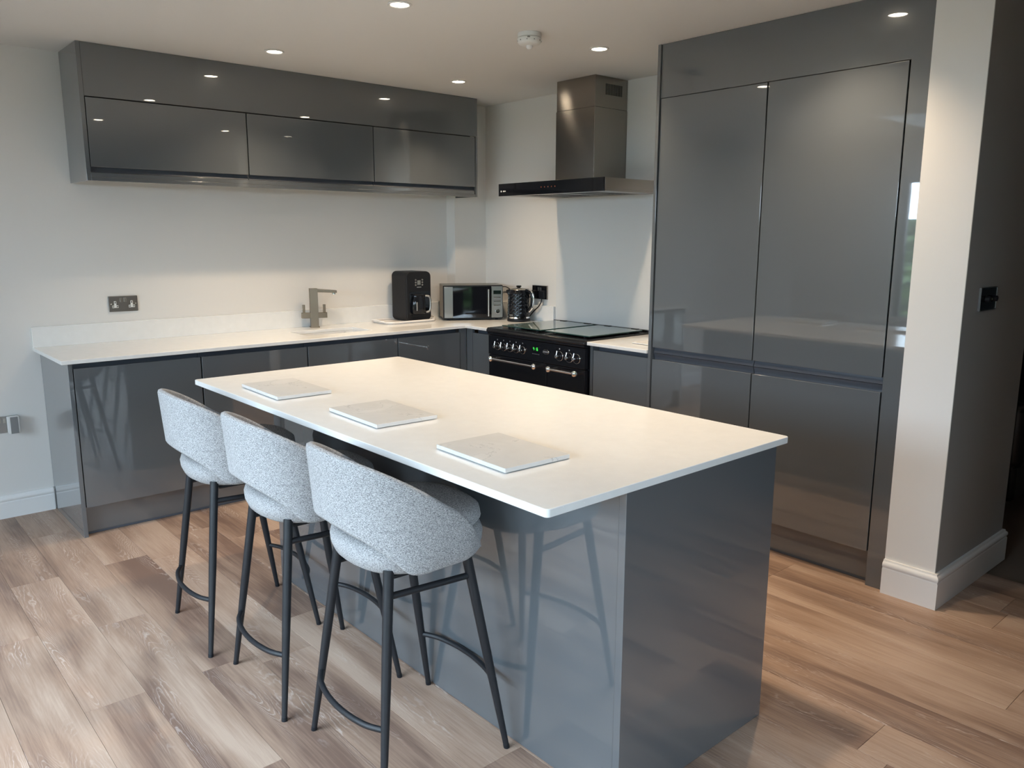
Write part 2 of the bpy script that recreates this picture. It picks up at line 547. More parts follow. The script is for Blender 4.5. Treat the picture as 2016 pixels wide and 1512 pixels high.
def grid_slab(us, vs, inc, a0, a1, axis='z', bev=0.0):
    """slab on a cell grid with missing cells (holes, L shapes)"""
    bm = bmesh.new()
    def P(u, v, a):
        return {'x': (a, u, v), 'y': (u, a, v), 'z': (u, v, a)}[axis]
    vt = {}
    def V(i, j, a):
        k = (i, j, a)
        if k not in vt:
            vt[k] = bm.verts.new(P(us[i], vs[j], a))
        return vt[k]
    I, J = len(us) - 1, len(vs) - 1
    on = lambda i, j: 0 <= i < I and 0 <= j < J and inc(i, j)
    for i in range(I):
        for j in range(J):
            if not on(i, j):
                continue
            for a in (a0, a1):
                bm.faces.new((V(i, j, a), V(i + 1, j, a), V(i + 1, j + 1, a), V(i, j + 1, a)))
            if not on(i - 1, j):
                bm.faces.new((V(i, j, a0), V(i, j + 1, a0), V(i, j + 1, a1), V(i, j, a1)))
            if not on(i + 1, j):
                bm.faces.new((V(i + 1, j, a0), V(i + 1, j + 1, a0), V(i + 1, j + 1, a1), V(i + 1, j, a1)))
            if not on(i, j - 1):
                bm.faces.new((V(i, j, a0), V(i + 1, j, a0), V(i + 1, j, a1), V(i, j, a1)))
            if not on(i, j + 1):
                bm.faces.new((V(i, j + 1, a0), V(i + 1, j + 1, a0), V(i + 1, j + 1, a1), V(i, j + 1, a1)))
    bmesh.ops.recalc_face_normals(bm, faces=bm.faces)
    bmesh.ops.dissolve_limit(bm, angle_limit=0.01, verts=bm.verts, edges=bm.edges)
    if bev:
        ed = [e for e in bm.edges if len(e.link_faces) == 2 and e.calc_face_angle() > 0.5]
        bmesh.ops.bevel(bm, geom=ed, offset=bev, segments=2, affect='EDGES', profile=0.5)
    return bm


def rbox(x0, x1, y0, y1, z0, z1, r, axis='y', bev=0.003, n=6):
    """box whose outline seen along `axis` has corners rounded by r"""
    a0, a1 = {'x': (x0, x1), 'y': (y0, y1), 'z': (z0, z1)}[axis]
    if axis == 'x':
        u0, u1, v0, v1 = y0, y1, z0, z1
    elif axis == 'y':
        u0, u1, v0, v1 = x0, x1, z0, z1
    else:
        u0, u1, v0, v1 = x0, x1, y0, y1
    pts = []
    for cx, cy, s in ((u1 - r, v1 - r, 0), (u0 + r, v1 - r, 1), (u0 + r, v0 + r, 2), (u1 - r, v0 + r, 3)):
        for k in range(n + 1):
            a = (s + k / n) * PI / 2
            pts.append((cx + r * math.cos(a), cy + r * math.sin(a)))
    bm = prism(pts, axis, a0, a1)
    if bev:
        bmesh.ops.recalc_face_normals(bm, faces=bm.faces)
        ed = [e for e in bm.edges if any(len(f.verts) > 4 for f in e.link_faces)]
        bmesh.ops.bevel(bm, geom=ed, offset=bev, segments=2, affect='EDGES', profile=0.5)
    return bm


def struct(name, bm, m, label, smooth=False):
    o = link(name, bm, m, None, smooth)
    o['kind'] = 'structure'
    o['label'] = label
    return o


def part(t, name, bm, m, label=None, smooth=True):
    """mesh given in world coordinates, parented to thing or part t that is not rotated"""
    base = Vector(t.location)
    p = t.parent
    while p is not None:
        base += Vector(p.location)
        p = p.parent
    bmesh.ops.translate(bm, verts=bm.verts, vec=-base)
    o = link(name, bm, m, t, smooth)
    if label:
        o['label'] = label
    return o


# ------------------------------------------------------------------ the shell
floor = struct('floor', B(XWIN - 0.2, 3.8, YB - 0.1, 0.1, -0.10, -0.0105, 0), M_SUB, 'floor laid with limed oak effect planks')
PW, PL = 0.188, 1.22
rnd = random.Random(5)
row = 0
xa = -5.88
while xa < 1.1:
    xb = xa + PW
    y = -0.6 + rnd.uniform(0, 1) * PL if row % 3 else -0.604 + rnd.uniform(0, 0.4)
    y = min(y, 0.0) if y > 0 else y
    ys = [0.0]
    c = -rnd.uniform(0.25, 1.15)
    while c > -6.2:
        ys.append(c)
        c -= PL
    ys.append(max(c, -6.6))
    for y1, y0 in zip(ys, ys[1:]):
        if xa > -0.2 and y1 > -3.75:      # nothing under the right wall
            continue
        if xa > -0.2:
            y1 = min(y1, -3.75)
        cx, cy = (xa + xb) / 2, (y0 + y1) / 2
        bm = B(xa + 0.0004, xb - 0.0004, y0 + 0.0004, y1 - 0.0004, -0.010, 0.0, 0.0008, 1, off=(cx, cy, 0))
        o = link('plank', bm, M_PLANK, floor, False)
        o.location = (cx, cy, 0)
    xa = xb
    row += 1

xs = [XWIN - 0.15, SKY[0], SKY[1], 3.8]
ys = [YB - 0.1, SKY[2], SKY[3], 0.1]
struct('ceiling', grid_slab(xs, ys, lambda i, j: not (i == 1 and j == 1), ZC, ZC + 0.3), M_CEIL, 'flat white ceiling with recessed downlights')
struct('wall_back', B(XWIN - 0.15, 0.17, 0.0, 0.1, 0, ZC, 0), M_WALL, 'off white wall behind the sink run')
struct('wall_right', B(0.0, 0.17, -3.525, 0.0, 0, ZC, 0), M_WALL, 'off white wall behind the range cooker')
struct('wall_boxing', B(-0.295, -0.0005, -0.1, -0.0005, 0.02, ZC - 0.0005, 0), M_WALL, 'boxed-in pipe column in the wall corner')
struct('wall_partition', B(-0.6, 0.17, -3.7295, -3.5255, 0, ZC, 0), M_WALL, 'white wall end beside the tall cabinets')
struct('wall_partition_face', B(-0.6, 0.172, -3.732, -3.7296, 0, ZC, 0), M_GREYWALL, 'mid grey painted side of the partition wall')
struct('wall_front', grid_slab([XWIN, WINR[0], WINR[1], 3.6], [0, WINR[2], WINR[3], ZC], lambda i, j: not (i == 1 and j == 1), YB - 0.1, YB, 'y'), M_DARKWALL, 'unseen wall behind the camera, made dark to dim the partition side')  # dark colour chosen to keep bounced light off the partition's outer side
struct('wall_far', B(3.6, 3.8, YB, 0.0, 0, ZC, 0), M_DARKWALL, 'dark wall of the next room')
struct('wall_next_room', B(0.172, 3.6, -0.6, -0.5, 0, ZC, 0), M_DARKWALL, 'dark back wall of the next room')
ys = [YB, WIN[0], WIN[1], 0.0]
zs = [0, WIN[2], WIN[3], ZC]
struct('wall_left', grid_slab(ys, zs, lambda i, j: not (i == 1 and j == 1), XWIN - 0.15, XWIN, 'x'), M_WALL, 'white wall holding the glazed garden doors')

# glazed garden doors
w1 = bpy.data.objects.new('window_1', None)
COL.objects.link(w1)
w1.location = (XWIN - 0.07, (WIN[0] + WIN[1]) / 2, WIN[2])
w1['kind'] = 'structure'
w1['label'] = 'glazed folding garden doors in dark frames'
n_leaf = 4
lw = (WIN[1] - WIN[0]) / n_leaf
for k in range(n_leaf):
    a, b = WIN[0] + k * lw + 0.003, WIN[0] + (k + 1) * lw - 0.003
    f = 0.06
    fr = part(w1, 'leaf_frame', grid_slab([a, a + f, b - f, b], [WIN[2] + 0.003, WIN[2] + 0.06, WIN[3] - 0.06, WIN[3] - 0.003],
              lambda i, j: not (i == 1 and j == 1), XWIN - 0.1, XWIN - 0.04, 'x'), M_FRAME, smooth=False)
    part(fr, 'pane', B(XWIN - 0.075, XWIN - 0.065, a + f, b - f, WIN[2] + 0.06, WIN[3] - 0.06, 0), M_PANE, smooth=False)
w3 = bpy.data.objects.new('window_3', None)
COL.objects.link(w3)
w3.location = ((WINR[0] + WINR[1]) / 2, YB - 0.05, WINR[2])
w3['kind'] = 'structure'
w3['label'] = 'glazed garden doors behind the camera'
lw = (WINR[1] - WINR[0]) / 3
for k in range(3):
    a, b = WINR[0] + k * lw + 0.003, WINR[0] + (k + 1) * lw - 0.003
    f = 0.06
    fr = part(w3, 'leaf_frame', grid_slab([a, a + f, b - f, b], [WINR[2] + 0.003, WINR[2] + 0.06, WINR[3] - 0.06, WINR[3] - 0.003],
              lambda i, j: not (i == 1 and j == 1), YB - 0.08, YB - 0.02, 'y'), M_FRAME, smooth=False)
    part(fr, 'pane', B(a + f, b - f, YB - 0.055, YB - 0.045, WINR[2] + 0.06, WINR[3] - 0.06, 0), M_PANE, smooth=False)
w2 = bpy.data.objects.new('window_2', None)
COL.objects.link(w2)
w2.location = ((SKY[0] + SKY[1]) / 2, (SKY[2] + SKY[3]) / 2, ZC + 0.22)
w2['kind'] = 'structure'
w2['label'] = 'roof light in the ceiling'
part(w2, 'frame', grid_slab([SKY[0] + .001, SKY[0] + .04, SKY[1] - .04, SKY[1] - .001], [SKY[2] + .001, SKY[2] + .04, SKY[3] - .04, SKY[3] - .001],
     lambda i, j: not (i == 1 and j == 1), ZC + 0.22, ZC + 0.28), M_WHITEPL, smooth=False)
part(w2, 'pane', B(SKY[0] + .04, SKY[1] - .04, SKY[2] + .04, SKY[3] - .04, ZC + 0.24, ZC + 0.25, 0), M_PANE, smooth=False)

# garden outside the doors
pat = struct('ground', B(-22, 10, -22, 10, -0.30, -0.11, 0), M_PATIO, 'pale stone patio outside the garden doors')
def hedge(cx, cy, along_x, half, h, label, seed):
    bm = bmesh.new()
    rh = random.Random(seed)
    bmesh.ops.create_grid(bm, x_segments=60, y_segments=16, size=1)
    for v in bm.verts:
        u, zz = v.co.x * half, (v.co.y + 1) * h / 2
        v.co = (u, rh.uniform(-0.18, 0.18) + 0.3 * math.sin(u * 1.7), max(0.0, zz + rh.uniform(-0.05, 0.05)))
    r = bmesh.ops.extrude_face_region(bm, geom=bm.faces[:])
    bmesh.ops.translate(bm, verts=[g for g in r['geom'] if isinstance(g, bmesh.types.BMVert)], vec=(0, 0.9, 0))
    hd = link('hedge', bm, M_HEDGE, None, True)
    hd.location = (cx, cy, -0.11)
    hd.rotation_euler = (0, 0, 0 if along_x else PI / 2)
    tag(hd, label, 'hedge')


hedge(-11.5, -2.2, False, 9, 1.9, 'long clipped green hedge facing the side garden doors', 3)
hedge(-2, -12.5, True, 8, 1.9, 'unseen green hedge added behind the camera to block low sky light', 4)  # added hedge: blocks sky light near the horizon so upper walls fall off


# skirting boards (torus profile)
def skirt_profile(h, t):
    return [(0, 0), (t, 0), (t, h - 0.040), (t - 0.003, h - 0.036), (t - 0.003, h - 0.032), (t, h - 0.028),
            (t + 0.001, h - 0.022), (t, h - 0.014), (t - 0.005, h - 0.009), (t - 0.008, h - 0.006), (t - 0.009, h), (0, h)]


o = struct('baseboard_back', prism([(-u, v) for u, v in skirt_profile(0.125, 0.018)], 'x', XWIN, -3.045), M_SKIRT, 'white skirting board along the sink wall', True)
bm = bmesh.new()
pr = skirt_profile(0.150, 0.020)
rings = []
for (px, py, nx, ny) in ((-0.6, -3.5255, -1, 0), (-0.6, -3.732, -1, -1), (0.172, -3.732, 1, -1), (0.172, -3.6, 1, 0)):
    rings.append([bm.verts.new((px + nx * u, py + ny * u, v)) for u, v in pr])
for A, C in zip(rings, rings[1:]):
    for k in range(len(pr)):
        k2 = (k + 1) % len(pr)
        bm.faces.new((A[k], A[k2], C[k2], C[k]))
bm.faces.new(rings[0]); bm.faces.new(rings[-1])
struct('baseboard_partition', bm, M_SKIRT, 'white moulded skirting board around the partition wall end', True)

# ------------------------------------------------------------------ base cabinets along the back wall
H = 0.91
YD = -0.603          # door face
CH0, CH1 = 0.862, 0.8885


def base_unit_x(x0, x1, label, group):
    t = thing('base_cabinet', label, 'cabinet', ((x0 + x1) / 2, -0.3, 0.15), group=group)
    part(t, 'carcass', B(x0 + .001, x1 - .001, YD + 0.060, -0.022, 0.15, 0.700 if 'sink and tap' in label else 0.8885, 0.001), M_CARCASS)
    part(t, 'door', B(x0 + .0035, x1 - .0035, YD, YD + 0.020, 0.152, CH0, 0.0016), M_GLOSS)
    part(t, 'handle_channel', prism([(YD + 0.0205, CH0 - 0.05), (YD + 0.058, CH0 - 0.05), (YD + 0.058, CH1), (YD + 0.052, CH1), (YD + 0.050, CH0 - 0.02), (YD + 0.026, CH0 - 0.03)],
                                    'x', x0 + .0015, x1 - .0015), M_CHANNEL)
    return t


G1 = 'base cabinets under the sink worktop'
edges = [-3.0195, -2.396, -1.772, -1.142, -0.640]
labs = ['grey gloss base cabinet at the outer end of the sink run, beside the skirting board',
        'grey gloss base cabinet second from the outer end of the sink run',
        'grey gloss base cabinet directly below the sink and tap',
        'grey gloss base cabinet below the coffee maker, nearest the worktop inner corner']
for a, b, l in zip(edges, edges[1:], labs):
    base_unit_x(a, b, l, G1)
t = thing('end_panel', 'tall-sided grey gloss end panel closing the sink run beside the wall socket', 'panel', (-3.03, -0.3, 0))
part(t, 'board', B(-3.0405, -3.0205, YD - 0.003, -0.019, 0, 0.889, 0.0012), M_GLOSS)
part(t, 'scribe_strip', B(-3.0405, -3.0205, -0.0185, -0.0005, 0.126, 0.889, 0.0008), M_GLOSS)
t = thing('plinth', 'recessed grey plinth board under the sink run cabinets', 'plinth', (-1.8, YD + 0.05, 0))
part(t, 'board', B(-3.0200, -0.560, YD + 0.045, YD + 0.061, 0.001, 0.149, 0.001), M_GLOSS)
part(t, 'seal_strip', B(-3.0200, -0.560, YD + 0.041, YD + 0.0448, 0.001, 0.012, 0.001), M_CHANNEL)

# corner posts and the units on the cooker wall
XD = -0.585
t = thing('corner_post', 'narrow grey gloss post filling the inner corner of the base cabinets', 'panel', (-0.61, -0.62, 0.15))
part(t, 'sink_side_post', B(-0.6385, -0.5855, YD + 0.002, YD + 0.022, 0.15, 0.889, 0.001), M_GLOSS)
part(t, 'cooker_side_post', B(XD + 0.002, XD + 0.022, -0.664, YD + 0.0015, 0.15, 0.889, 0.001), M_GLOSS)


def base_unit_y(y0, y1, label, group):
    t = thing('base_cabinet', label, 'cabinet', (-0.3, (y0 + y1) / 2, 0.15), group=group)
    part(t, 'carcass', B(XD + 0.060, -0.0225, y0 + .001, y1 - .001, 0.15, 0.8885, 0.001), M_CARCASS)
    part(t, 'door', B(XD, XD + 0.020, y0 + .0035, y1 - .0035, 0.152, CH0, 0.0016), M_GLOSS)
    part(t, 'handle_channel', prism([(XD + 0.0205, CH0 - 0.05), (XD + 0.058, CH0 - 0.05), (XD + 0.058, CH1), (XD + 0.052, CH1), (XD + 0.050, CH0 - 0.02), (XD + 0.026, CH0 - 0.03)],
                                    'y', y0 + .0015, y1 - .0015), M_CHANNEL)
    return t


G2 = 'base cabinets either side of the range cooker'
base_unit_y(-0.868, -0.666, 'narrow grey gloss base cabinet left of the range cooker', G2)
base_unit_y(-2.195, -1.782, 'grey gloss base cabinet between the range cooker and the tall cabinets', G2)
t = thing('side_panel', 'thin grey gloss upright panel against the right side of the range cooker', 'panel', (-0.3, -1.77, 0.0))
part(t, 'board', B(XD + 0.001, -0.022, -1.780, -1.760, 0.0, 0.889, 0.001), M_GLOSS)
t = thing('plinth', 'short grey plinth board under the cabinet right of the range cooker', 'plinth', (-0.53, -1.99, 0))
part(t, 'board', B(XD + 0.05, XD + 0.066, -2.195, -1.781, 0.001, 0.149, 0.001), M_GLOSS)

# ------------------------------------------------------------------ worktops, upstands, sink
XS0, XS1, YS0, YS1 = -1.70, -1.25, -0.47, -0.225
us = [-3.072, XS0, XS1, -0.6115, -0.296, -0.0005]
vs = [-0.872, -0.6305, YS0, YS1, -0.101, -0.0005]


def inc(i, j):
    if i == 1 and j == 2:
        return False
    if i == 4 and j == 4:
        return False
    if j == 0:
        return i >= 3
    return True


t = thing('worktop', 'white quartz L-shaped worktop with the sink, running into the corner', 'worktop', (-1.8, -0.3, 0.89))
part(t, 'slab', grid_slab(us, vs, inc, 0.890, H, 'z', 0.0025), M_QUARTZ)
t = thing('upstand', 'low white quartz upstand along the back wall and into the corner', 'upstand', (-1.7, -0.01, H))
part(t, 'back_strip', B(-3.072, -0.317, -0.020, -0.0005, H, 1.020, 0.0015), M_QUARTZ)
part(t, 'boxing_side_strip', B(-0.3165, -0.2965, -0.121, -0.0005, H, 1.020, 0.0015), M_QUARTZ)
part(t, 'boxing_front_strip', B(-0.296, -0.021, -0.121, -0.1005, H, 1.020, 0.0015), M_QUARTZ)
part(t, 'cooker_wall_strip', B(-0.0205, -0.0005, -0.872, -0.1005, H, 1.020, 0.0015), M_QUARTZ)
t = thing('worktop', 'short white quartz worktop between the range cooker and the tall cabinets', 'worktop', (-0.3, -1.97, 0.89))
part(t, 'slab', B(-0.6115, -0.0005, -2.1955, -1.757, 0.890, H, 0.0025), M_QUARTZ)

t = thing('kitchen_sink', 'white undermounted sink bowl set into the worktop below the tap', 'sink', ((XS0 + XS1) / 2, (YS0 + YS1) / 2, 0.70))
w = 0.008
bm = bmesh.new()
# bowl as an open shell
o_, i_ = (XS0 - w, XS1 + w, YS0 - w, YS1 + w), (XS0 - 0.001, XS1 + 0.001, YS0 - 0.001, YS1 + 0.001)
zt, zb = 0.8895, 0.715
def ring(rc, z):
    return [bm.verts.new(p) for p in ((rc[0], rc[2], z), (rc[1], rc[2], z), (rc[1], rc[3], z), (rc[0], rc[3], z))]
RO0, RO1, RI1, RI0 = ring(o_, zb - w), ring(o_, zt), ring(i_, zt), ring(i_, zb)
for A, C in ((RO0, RO1), (RO1, RI1), (RI1, RI0)):
    for k in range(4):
        bm.faces.new((A[k], A[(k + 1) % 4], C[(k + 1) % 4], C[k]))
bm.faces.new(RO0); bm.faces.new(RI0)
part(t, 'bowl', bm, M_CERAMIC, smooth=False)
part(t, 'overflow_ring', cyl((-1.31, YS1 + 0.0005, 0.868), (-1.31, YS1 - 0.004, 0.868), 0.014), M_CHROME)
part(t, 'overflow_hole', cyl((-1.31, YS1 - 0.003, 0.868), (-1.31, YS1 - 0.0045, 0.868), 0.009), M_BLACKMATT)
part(t, 'drain', lathe([(0.0, 0.0005), (0.030, 0.0005), (0.040, 0.003), (0.042, 0.0)], c=((XS0 + XS1) / 2, -0.35, zb), cap=False), M_CHROME)

# tap
TX, TY = -1.452, -0.085
t = thing('mixer_tap', 'square brushed nickel mixer tap standing behind the sink', 'tap', (TX, TY, H), rz=math.radians(-20))
link('base_plate', B(-0.030, 0.030, -0.030, 0.030, 0.0, 0.006, 0.0015), M_NICKEL, t)
link('column', prism([(-0.026, 0.006), (0.024, 0.006), (0.030, 0.235), (0.030, 0.255), (-0.020, 0.255)], 'x', -0.025, 0.025, bev=0.001), M_NICKEL, t)
sp = link('spout', prism([(0.0, 0.254), (0.150, 0.240), (0.150, 0.224), (0.012, 0.232)], 'y', -0.020, 0.020, bev=0.0012), M_NICKEL, t)
link('nozzle', cyl((0.132, 0, 0.2255), (0.132, 0, 0.214), 0.012, bev=0.001), M_CHROME, sp)
link('valve_bar', B(-0.082, 0.082, -0.0175, 0.0175, 0.062, 0.097, 0.0015), M_NICKEL, t)
for s in (-1, 1):
    link('lever', B(s * 0.066 - 0.008, s * 0.066 + 0.008, -0.012, 0.004, 0.0972, 0.150, 0.0015), M_NICKEL, t)

# ------------------------------------------------------------------ wall cabinets
YW = -0.341
xs4 = [-2.791, -1.955, -1.121, -0.290]
labs = ['grey gloss wall cabinet at the outer end of the overhead row, beside its end panel',
        'grey gloss wall cabinet in the middle of the overhead row',
        'grey gloss wall cabinet nearest the corner in the overhead row']
for a, b, l in zip(xs4, xs4[1:], labs):
    t = thing('wall_cabinet', l, 'cabinet', ((a + b) / 2, -0.17, 1.82), group='wall cabinets above the sink')
    part(t, 'carcass', B(a + .001, b - .001, YW + 0.042, -0.101 if b > -0.5 else -0.0008, 1.8205, 2.190, 0.001), M_CARCASS)
    part(t, 'door', B(a + .003, b - .003, YW, YW + 0.02, 1.848, 2.1875, 0.0016), M_GLOSS)
    part(t, 'handle_channel', prism([(YW + 0.012, 1.8215), (YW + 0.041, 1.8215), (YW + 0.041, 1.875), (YW + 0.022, 1.875), (YW + 0.026, 1.850), (YW + 0.020, 1.832)],
                                    'x', a + .0015, b - .0015), M_CHANNEL)
t = thing('fascia_panel', 'long grey gloss fascia panel between the overhead cabinets and the ceiling', 'panel', (-1.54, -0.17, 2.192))
part(t, 'board', B(-2.791, -0.273, YW, YW + 0.02, 2.1925, ZC - 0.001, 0.0012), M_GLOSS)
part(t, 'backing', B(-2.790, -0.32, YW + 0.021, -0.0008, 2.1915, ZC - 0.002, 0), M_CARCASS)
t = thing('pelmet', 'long grey gloss pelmet forming the underside of the overhead cabinets', 'pelmet', (-1.54, -0.17, 1.78))
part(t, 'board', B(-2.791, -0.3, YW, -0.0008, 1.7975, 1.8195, 0.0012), M_GLOSS)
part(t, 'front_lip', B(-2.791, -0.290, YW, YW + 0.02, 1.779, 1.797, 0.0012), M_GLOSS)
t = thing('end_panel', 'grey gloss end panel on the outer side of the overhead cabinets', 'panel', (-2.80, -0.17, 1.78))
part(t, 'board', B(-2.8115, -2.7915, YW, -0.0008, 1.779, ZC - 0.001, 0.0012), M_GLOSS)
t = thing('end_panel', 'narrow grey gloss end panel of the overhead cabinets by the pipe column', 'panel', (-0.28, -0.22, 1.78))
part(t, 'board', B(-0.2885, -0.2725, YW, -0.1008, 1.779, 2.1915, 0.0012), M_GLOSS)

# ------------------------------------------------------------------ tall cabinets
XT = -0.593
ty = [-2.2165, -2.8225, -3.4440]
labs = ['tall grey gloss cabinet beside the splashback, left one of the pair',
        'tall grey gloss cabinet beside the white wall end, right one of the pair']
for (a, b, l) in zip(ty, ty[1:], labs):
    t = thing('tall_cabinet', l, 'cabinet', (-0.3, (a + b) / 2, 0.15), group='pair of tall cabinets')
    part(t, 'carcass', B(XT + 0.045, -0.001, b + .001, a - .001, 0.15, 2.193, 0.001), M_CARCASS)
    part(t, 'upper_door', B(XT, XT + 0.021, b + .0032, a - .0032, 0.926, 2.189, 0.0016), M_GLOSS)
    part(t, 'lower_door', B(XT, XT + 0.021, b + .0032, a - .0032, 0.153, 0.862, 0.0016), M_GLOSS)
    part(t, 'upper_handle_channel', prism([(XT + 0.022, 0.955), (XT + 0.044, 0.955), (XT + 0.044, 0.8955), (XT + 0.014, 0.8955), (XT + 0.020, 0.910), (XT + 0.026, 0.925)],
                                          'y', b + .0015, a - .0015), M_CHANNEL)
    part(t, 'lower_handle_channel', prism([(XT + 0.022, 0.83), (XT + 0.044, 0.83), (XT + 0.044, 0.8935), (XT + 0.014, 0.8935), (XT + 0.022, 0.878), (XT + 0.026, 0.863)],
                                          'y', b + .0015, a - .0015), M_CHANNEL)
t = thing('surround_panel', 'grey gloss surround panel above the tall cabinets and down their right side', 'panel', (-0.58, -3.485, 0))
part(t, 'board', grid_slab([-3.5245, -3.4470, -2.2165], [0.0, 2.1915, ZC - 0.001], lambda i, j: not (i == 1 and j == 0), XT, XT + 0.021, 'x', 0.0012), M_GLOSS)
t = thing('end_panel', 'full height grey gloss end panel of the tall cabinets beside the splashback', 'panel', (-0.3, -2.206, 0))
part(t, 'board', B(XT - 0.008, -0.001, -2.2155, -2.1965, 0, ZC - 0.001, 0.0012), M_GLOSS)
t = thing('plinth', 'grey plinth board under the pair of tall cabinets', 'plinth', (-0.54, -2.83, 0))
part(t, 'board', B(XT + 0.045, XT + 0.061, -3.4460, -2.2160, 0.001, 0.149, 0.001), M_GLOSS)
part(t, 'seal_strip', B(XT + 0.041, XT + 0.0448, -3.4460, -2.2160, 0.001, 0.012, 0.001), M_CHANNEL)

# ------------------------------------------------------------------ splashback
t = thing('splashback', 'pale grey glass splashback panel behind the range cooker', 'splashback', (-0.003, -1.53, 0.92))
part(t, 'glass', B(-0.0065, -0.0005, -2.1955, -0.881, 0.922, 1.775, 0.001), M_SPLASH)

# ------------------------------------------------------------------ cooker hood
HY0, HY1 = -1.773, -0.862
t = thing('cooker_hood', 'stainless steel chimney cooker hood with black glass front above the range', 'cooker hood', (-0.25, -1.318, 1.76))
can = part(t, 'canopy', B(-0.505, -0.0075, HY0, HY1, 1.770, 1.834, 0.002), M_STEEL2)
bt = part(t, 'underside', grid_slab([-0.500, -0.44, -0.06, -0.008], [HY0 + .003, HY0 + 0.12, HY1 - 0.12, HY1 - .003], lambda i, j: not (i == 1 and j == 1), 1.760, 1.7695), M_STEEL2)
for k in range(2):
    y0 = HY0 + 0.121 + k * 0.3355
    f = part(t, 'grease_filter', B(-0.439, -0.061, y0, y0 + 0.333, 1.763, 1.7693, 0.001), M_STEEL)
    for q in range(9):
        part(f, 'slot', B(-0.42, -0.08, y0 + 0.03 + q * 0.032, y0 + 0.036 + q * 0.032, 1.7622, 1.763, 0), M_BLACKMATT)
fg = part(t, 'front_glass', B(-0.517, -0.5055, HY0, HY1, 1.758, 1.835, 0.001), M_BLACKGLASS)
for k in range(5):
    yy = -1.262 - k * 0.030
    part(fg, 'touch_mark', B(-0.5175, -0.5168, yy - 0.0025, yy + 0.0025, 1.797, 1.803, 0), M_REDLED)
part(fg, 'logo_dot', cyl((-0.5168, -0.888, 1.788), (-0.5176, -0.888, 1.788), 0.0055), M_PRINT)
for k, wl in enumerate((0.006, 0.005, 0.006, 0.004)):
    part(fg, 'logo_mark', B(-0.5176, -0.5168, -0.905 - k * 0.0075 - wl, -0.905 - k * 0.0075, 1.784, 1.792, 0), M_PRINT)
ch = part(t, 'lower_chimney', B(-0.294, -0.0005, -1.486, -1.155, 1.8345, 2.268, 0.002), M_STEEL)
ch = part(t, 'upper_chimney', B(-0.2915, -0.0005, -1.4835, -1.1575, 2.2685, ZC - 0.0005, 0.002), M_STEEL)
for k in range(14):
    xx = -0.200 + k * 0.0108
    part(ch, 'vent_slot', B(xx, xx + 0.0055, -1.4845, -1.4832, 2.345, 2.408, 0), M_BLACKMATT)

# ------------------------------------------------------------------ range cooker
CY0, CY1 = -1.755, -0.874
CX = -0.615
t = thing('range_cooker', 'black range cooker with glass lids, chrome knobs and rail handles', 'range cooker', (-0.31, (CY0 + CY1) / 2, 0))
part(t, 'body', B(CX + 0.035, -0.012, CY0 + 0.004, CY1 - 0.004, 0.10, 0.895, 0.002), M_BLACKGLOSS)
part(t, 'plinth', B(CX + 0.06, -0.02, CY0 + 0.02, CY1 - 0.02, 0.0, 0.0995, 0.001), M_BLACKMATT)
part(t, 'hob_top', prism([(CX - 0.012, 0.887), (CX - 0.020, 0.896), (CX - 0.018, 0.908), (CX - 0.008, 0.918), (-0.012, 0.921), (-0.012, 0.8955), (CX + 0.04, 0.8955)],
                         'y', CY0 + 0.001, CY1 - 0.001, bev=0.002), M_BLACKGLOSS)
part(t, 'front_moulding', prism([(CX + 0.034, 0.870), (CX - 0.004, 0.872), (CX - 0.011, 0.878), (CX - 0.011, 0.8865), (CX + 0.034, 0.8865)], 'y', CY0 + 0.003, CY1 - 0.003, bev=0.001), M_BLACKGLOSS)
cp = part(t, 'control_panel', B(CX - 0.003, CX + 0.034, CY0 + 0.004, CY1 - 0.004, 0.745, 0.8695, 0.0025), M_BLACKGLOSS)
# doors
YM = -1.430
for a, b, lab in ((YM + 0.002, CY1 - 0.005, 'wider left oven door'), (CY0 + 0.005, YM - 0.002, 'narrower right oven door')):
    d = part(t, 'oven_door', B(CX, CX + 0.033, a, b, 0.17, 0.742, 0.004), M_BLACKGLOSS, lab)
    part(d, 'window', B(CX - 0.0008, CX + 0.004, a + 0.06, b - 0.06, 0.28, 0.60, 0.001), M_BLACKGLASS)
    wy0, wy1 = (-1.364, -0.951) if a > YM else (-1.709, -1.492)
    hz = 0.722
    h = part(d, 'rail_handle', cyl((CX - 0.045, wy0, hz), (CX - 0.045, wy1, hz), 0.0075, n=16), M_CHROME)
    for yy in (wy0, wy1):
        part(h, 'rail_end', lathe([(0.0, -0.018), (0.010, -0.017), (0.0165, -0.010), (0.0185, 0.0), (0.0165, 0.010), (0.010, 0.017), (0.0, 0.018)], 20, c=(CX - 0.045, yy, hz)), M_CHROME)
        part(h, 'rail_bracket', cyl((CX - 0.04, yy, hz), (CX + 0.001, yy, hz), 0.009, n=16), M_CHROME)
part(t, 'lower_drawer', B(CX + 0.002, CX + 0.033, CY0 + 0.005, CY1 - 0.005, 0.105, 0.167, 0.003), M_BLACKGLOSS)
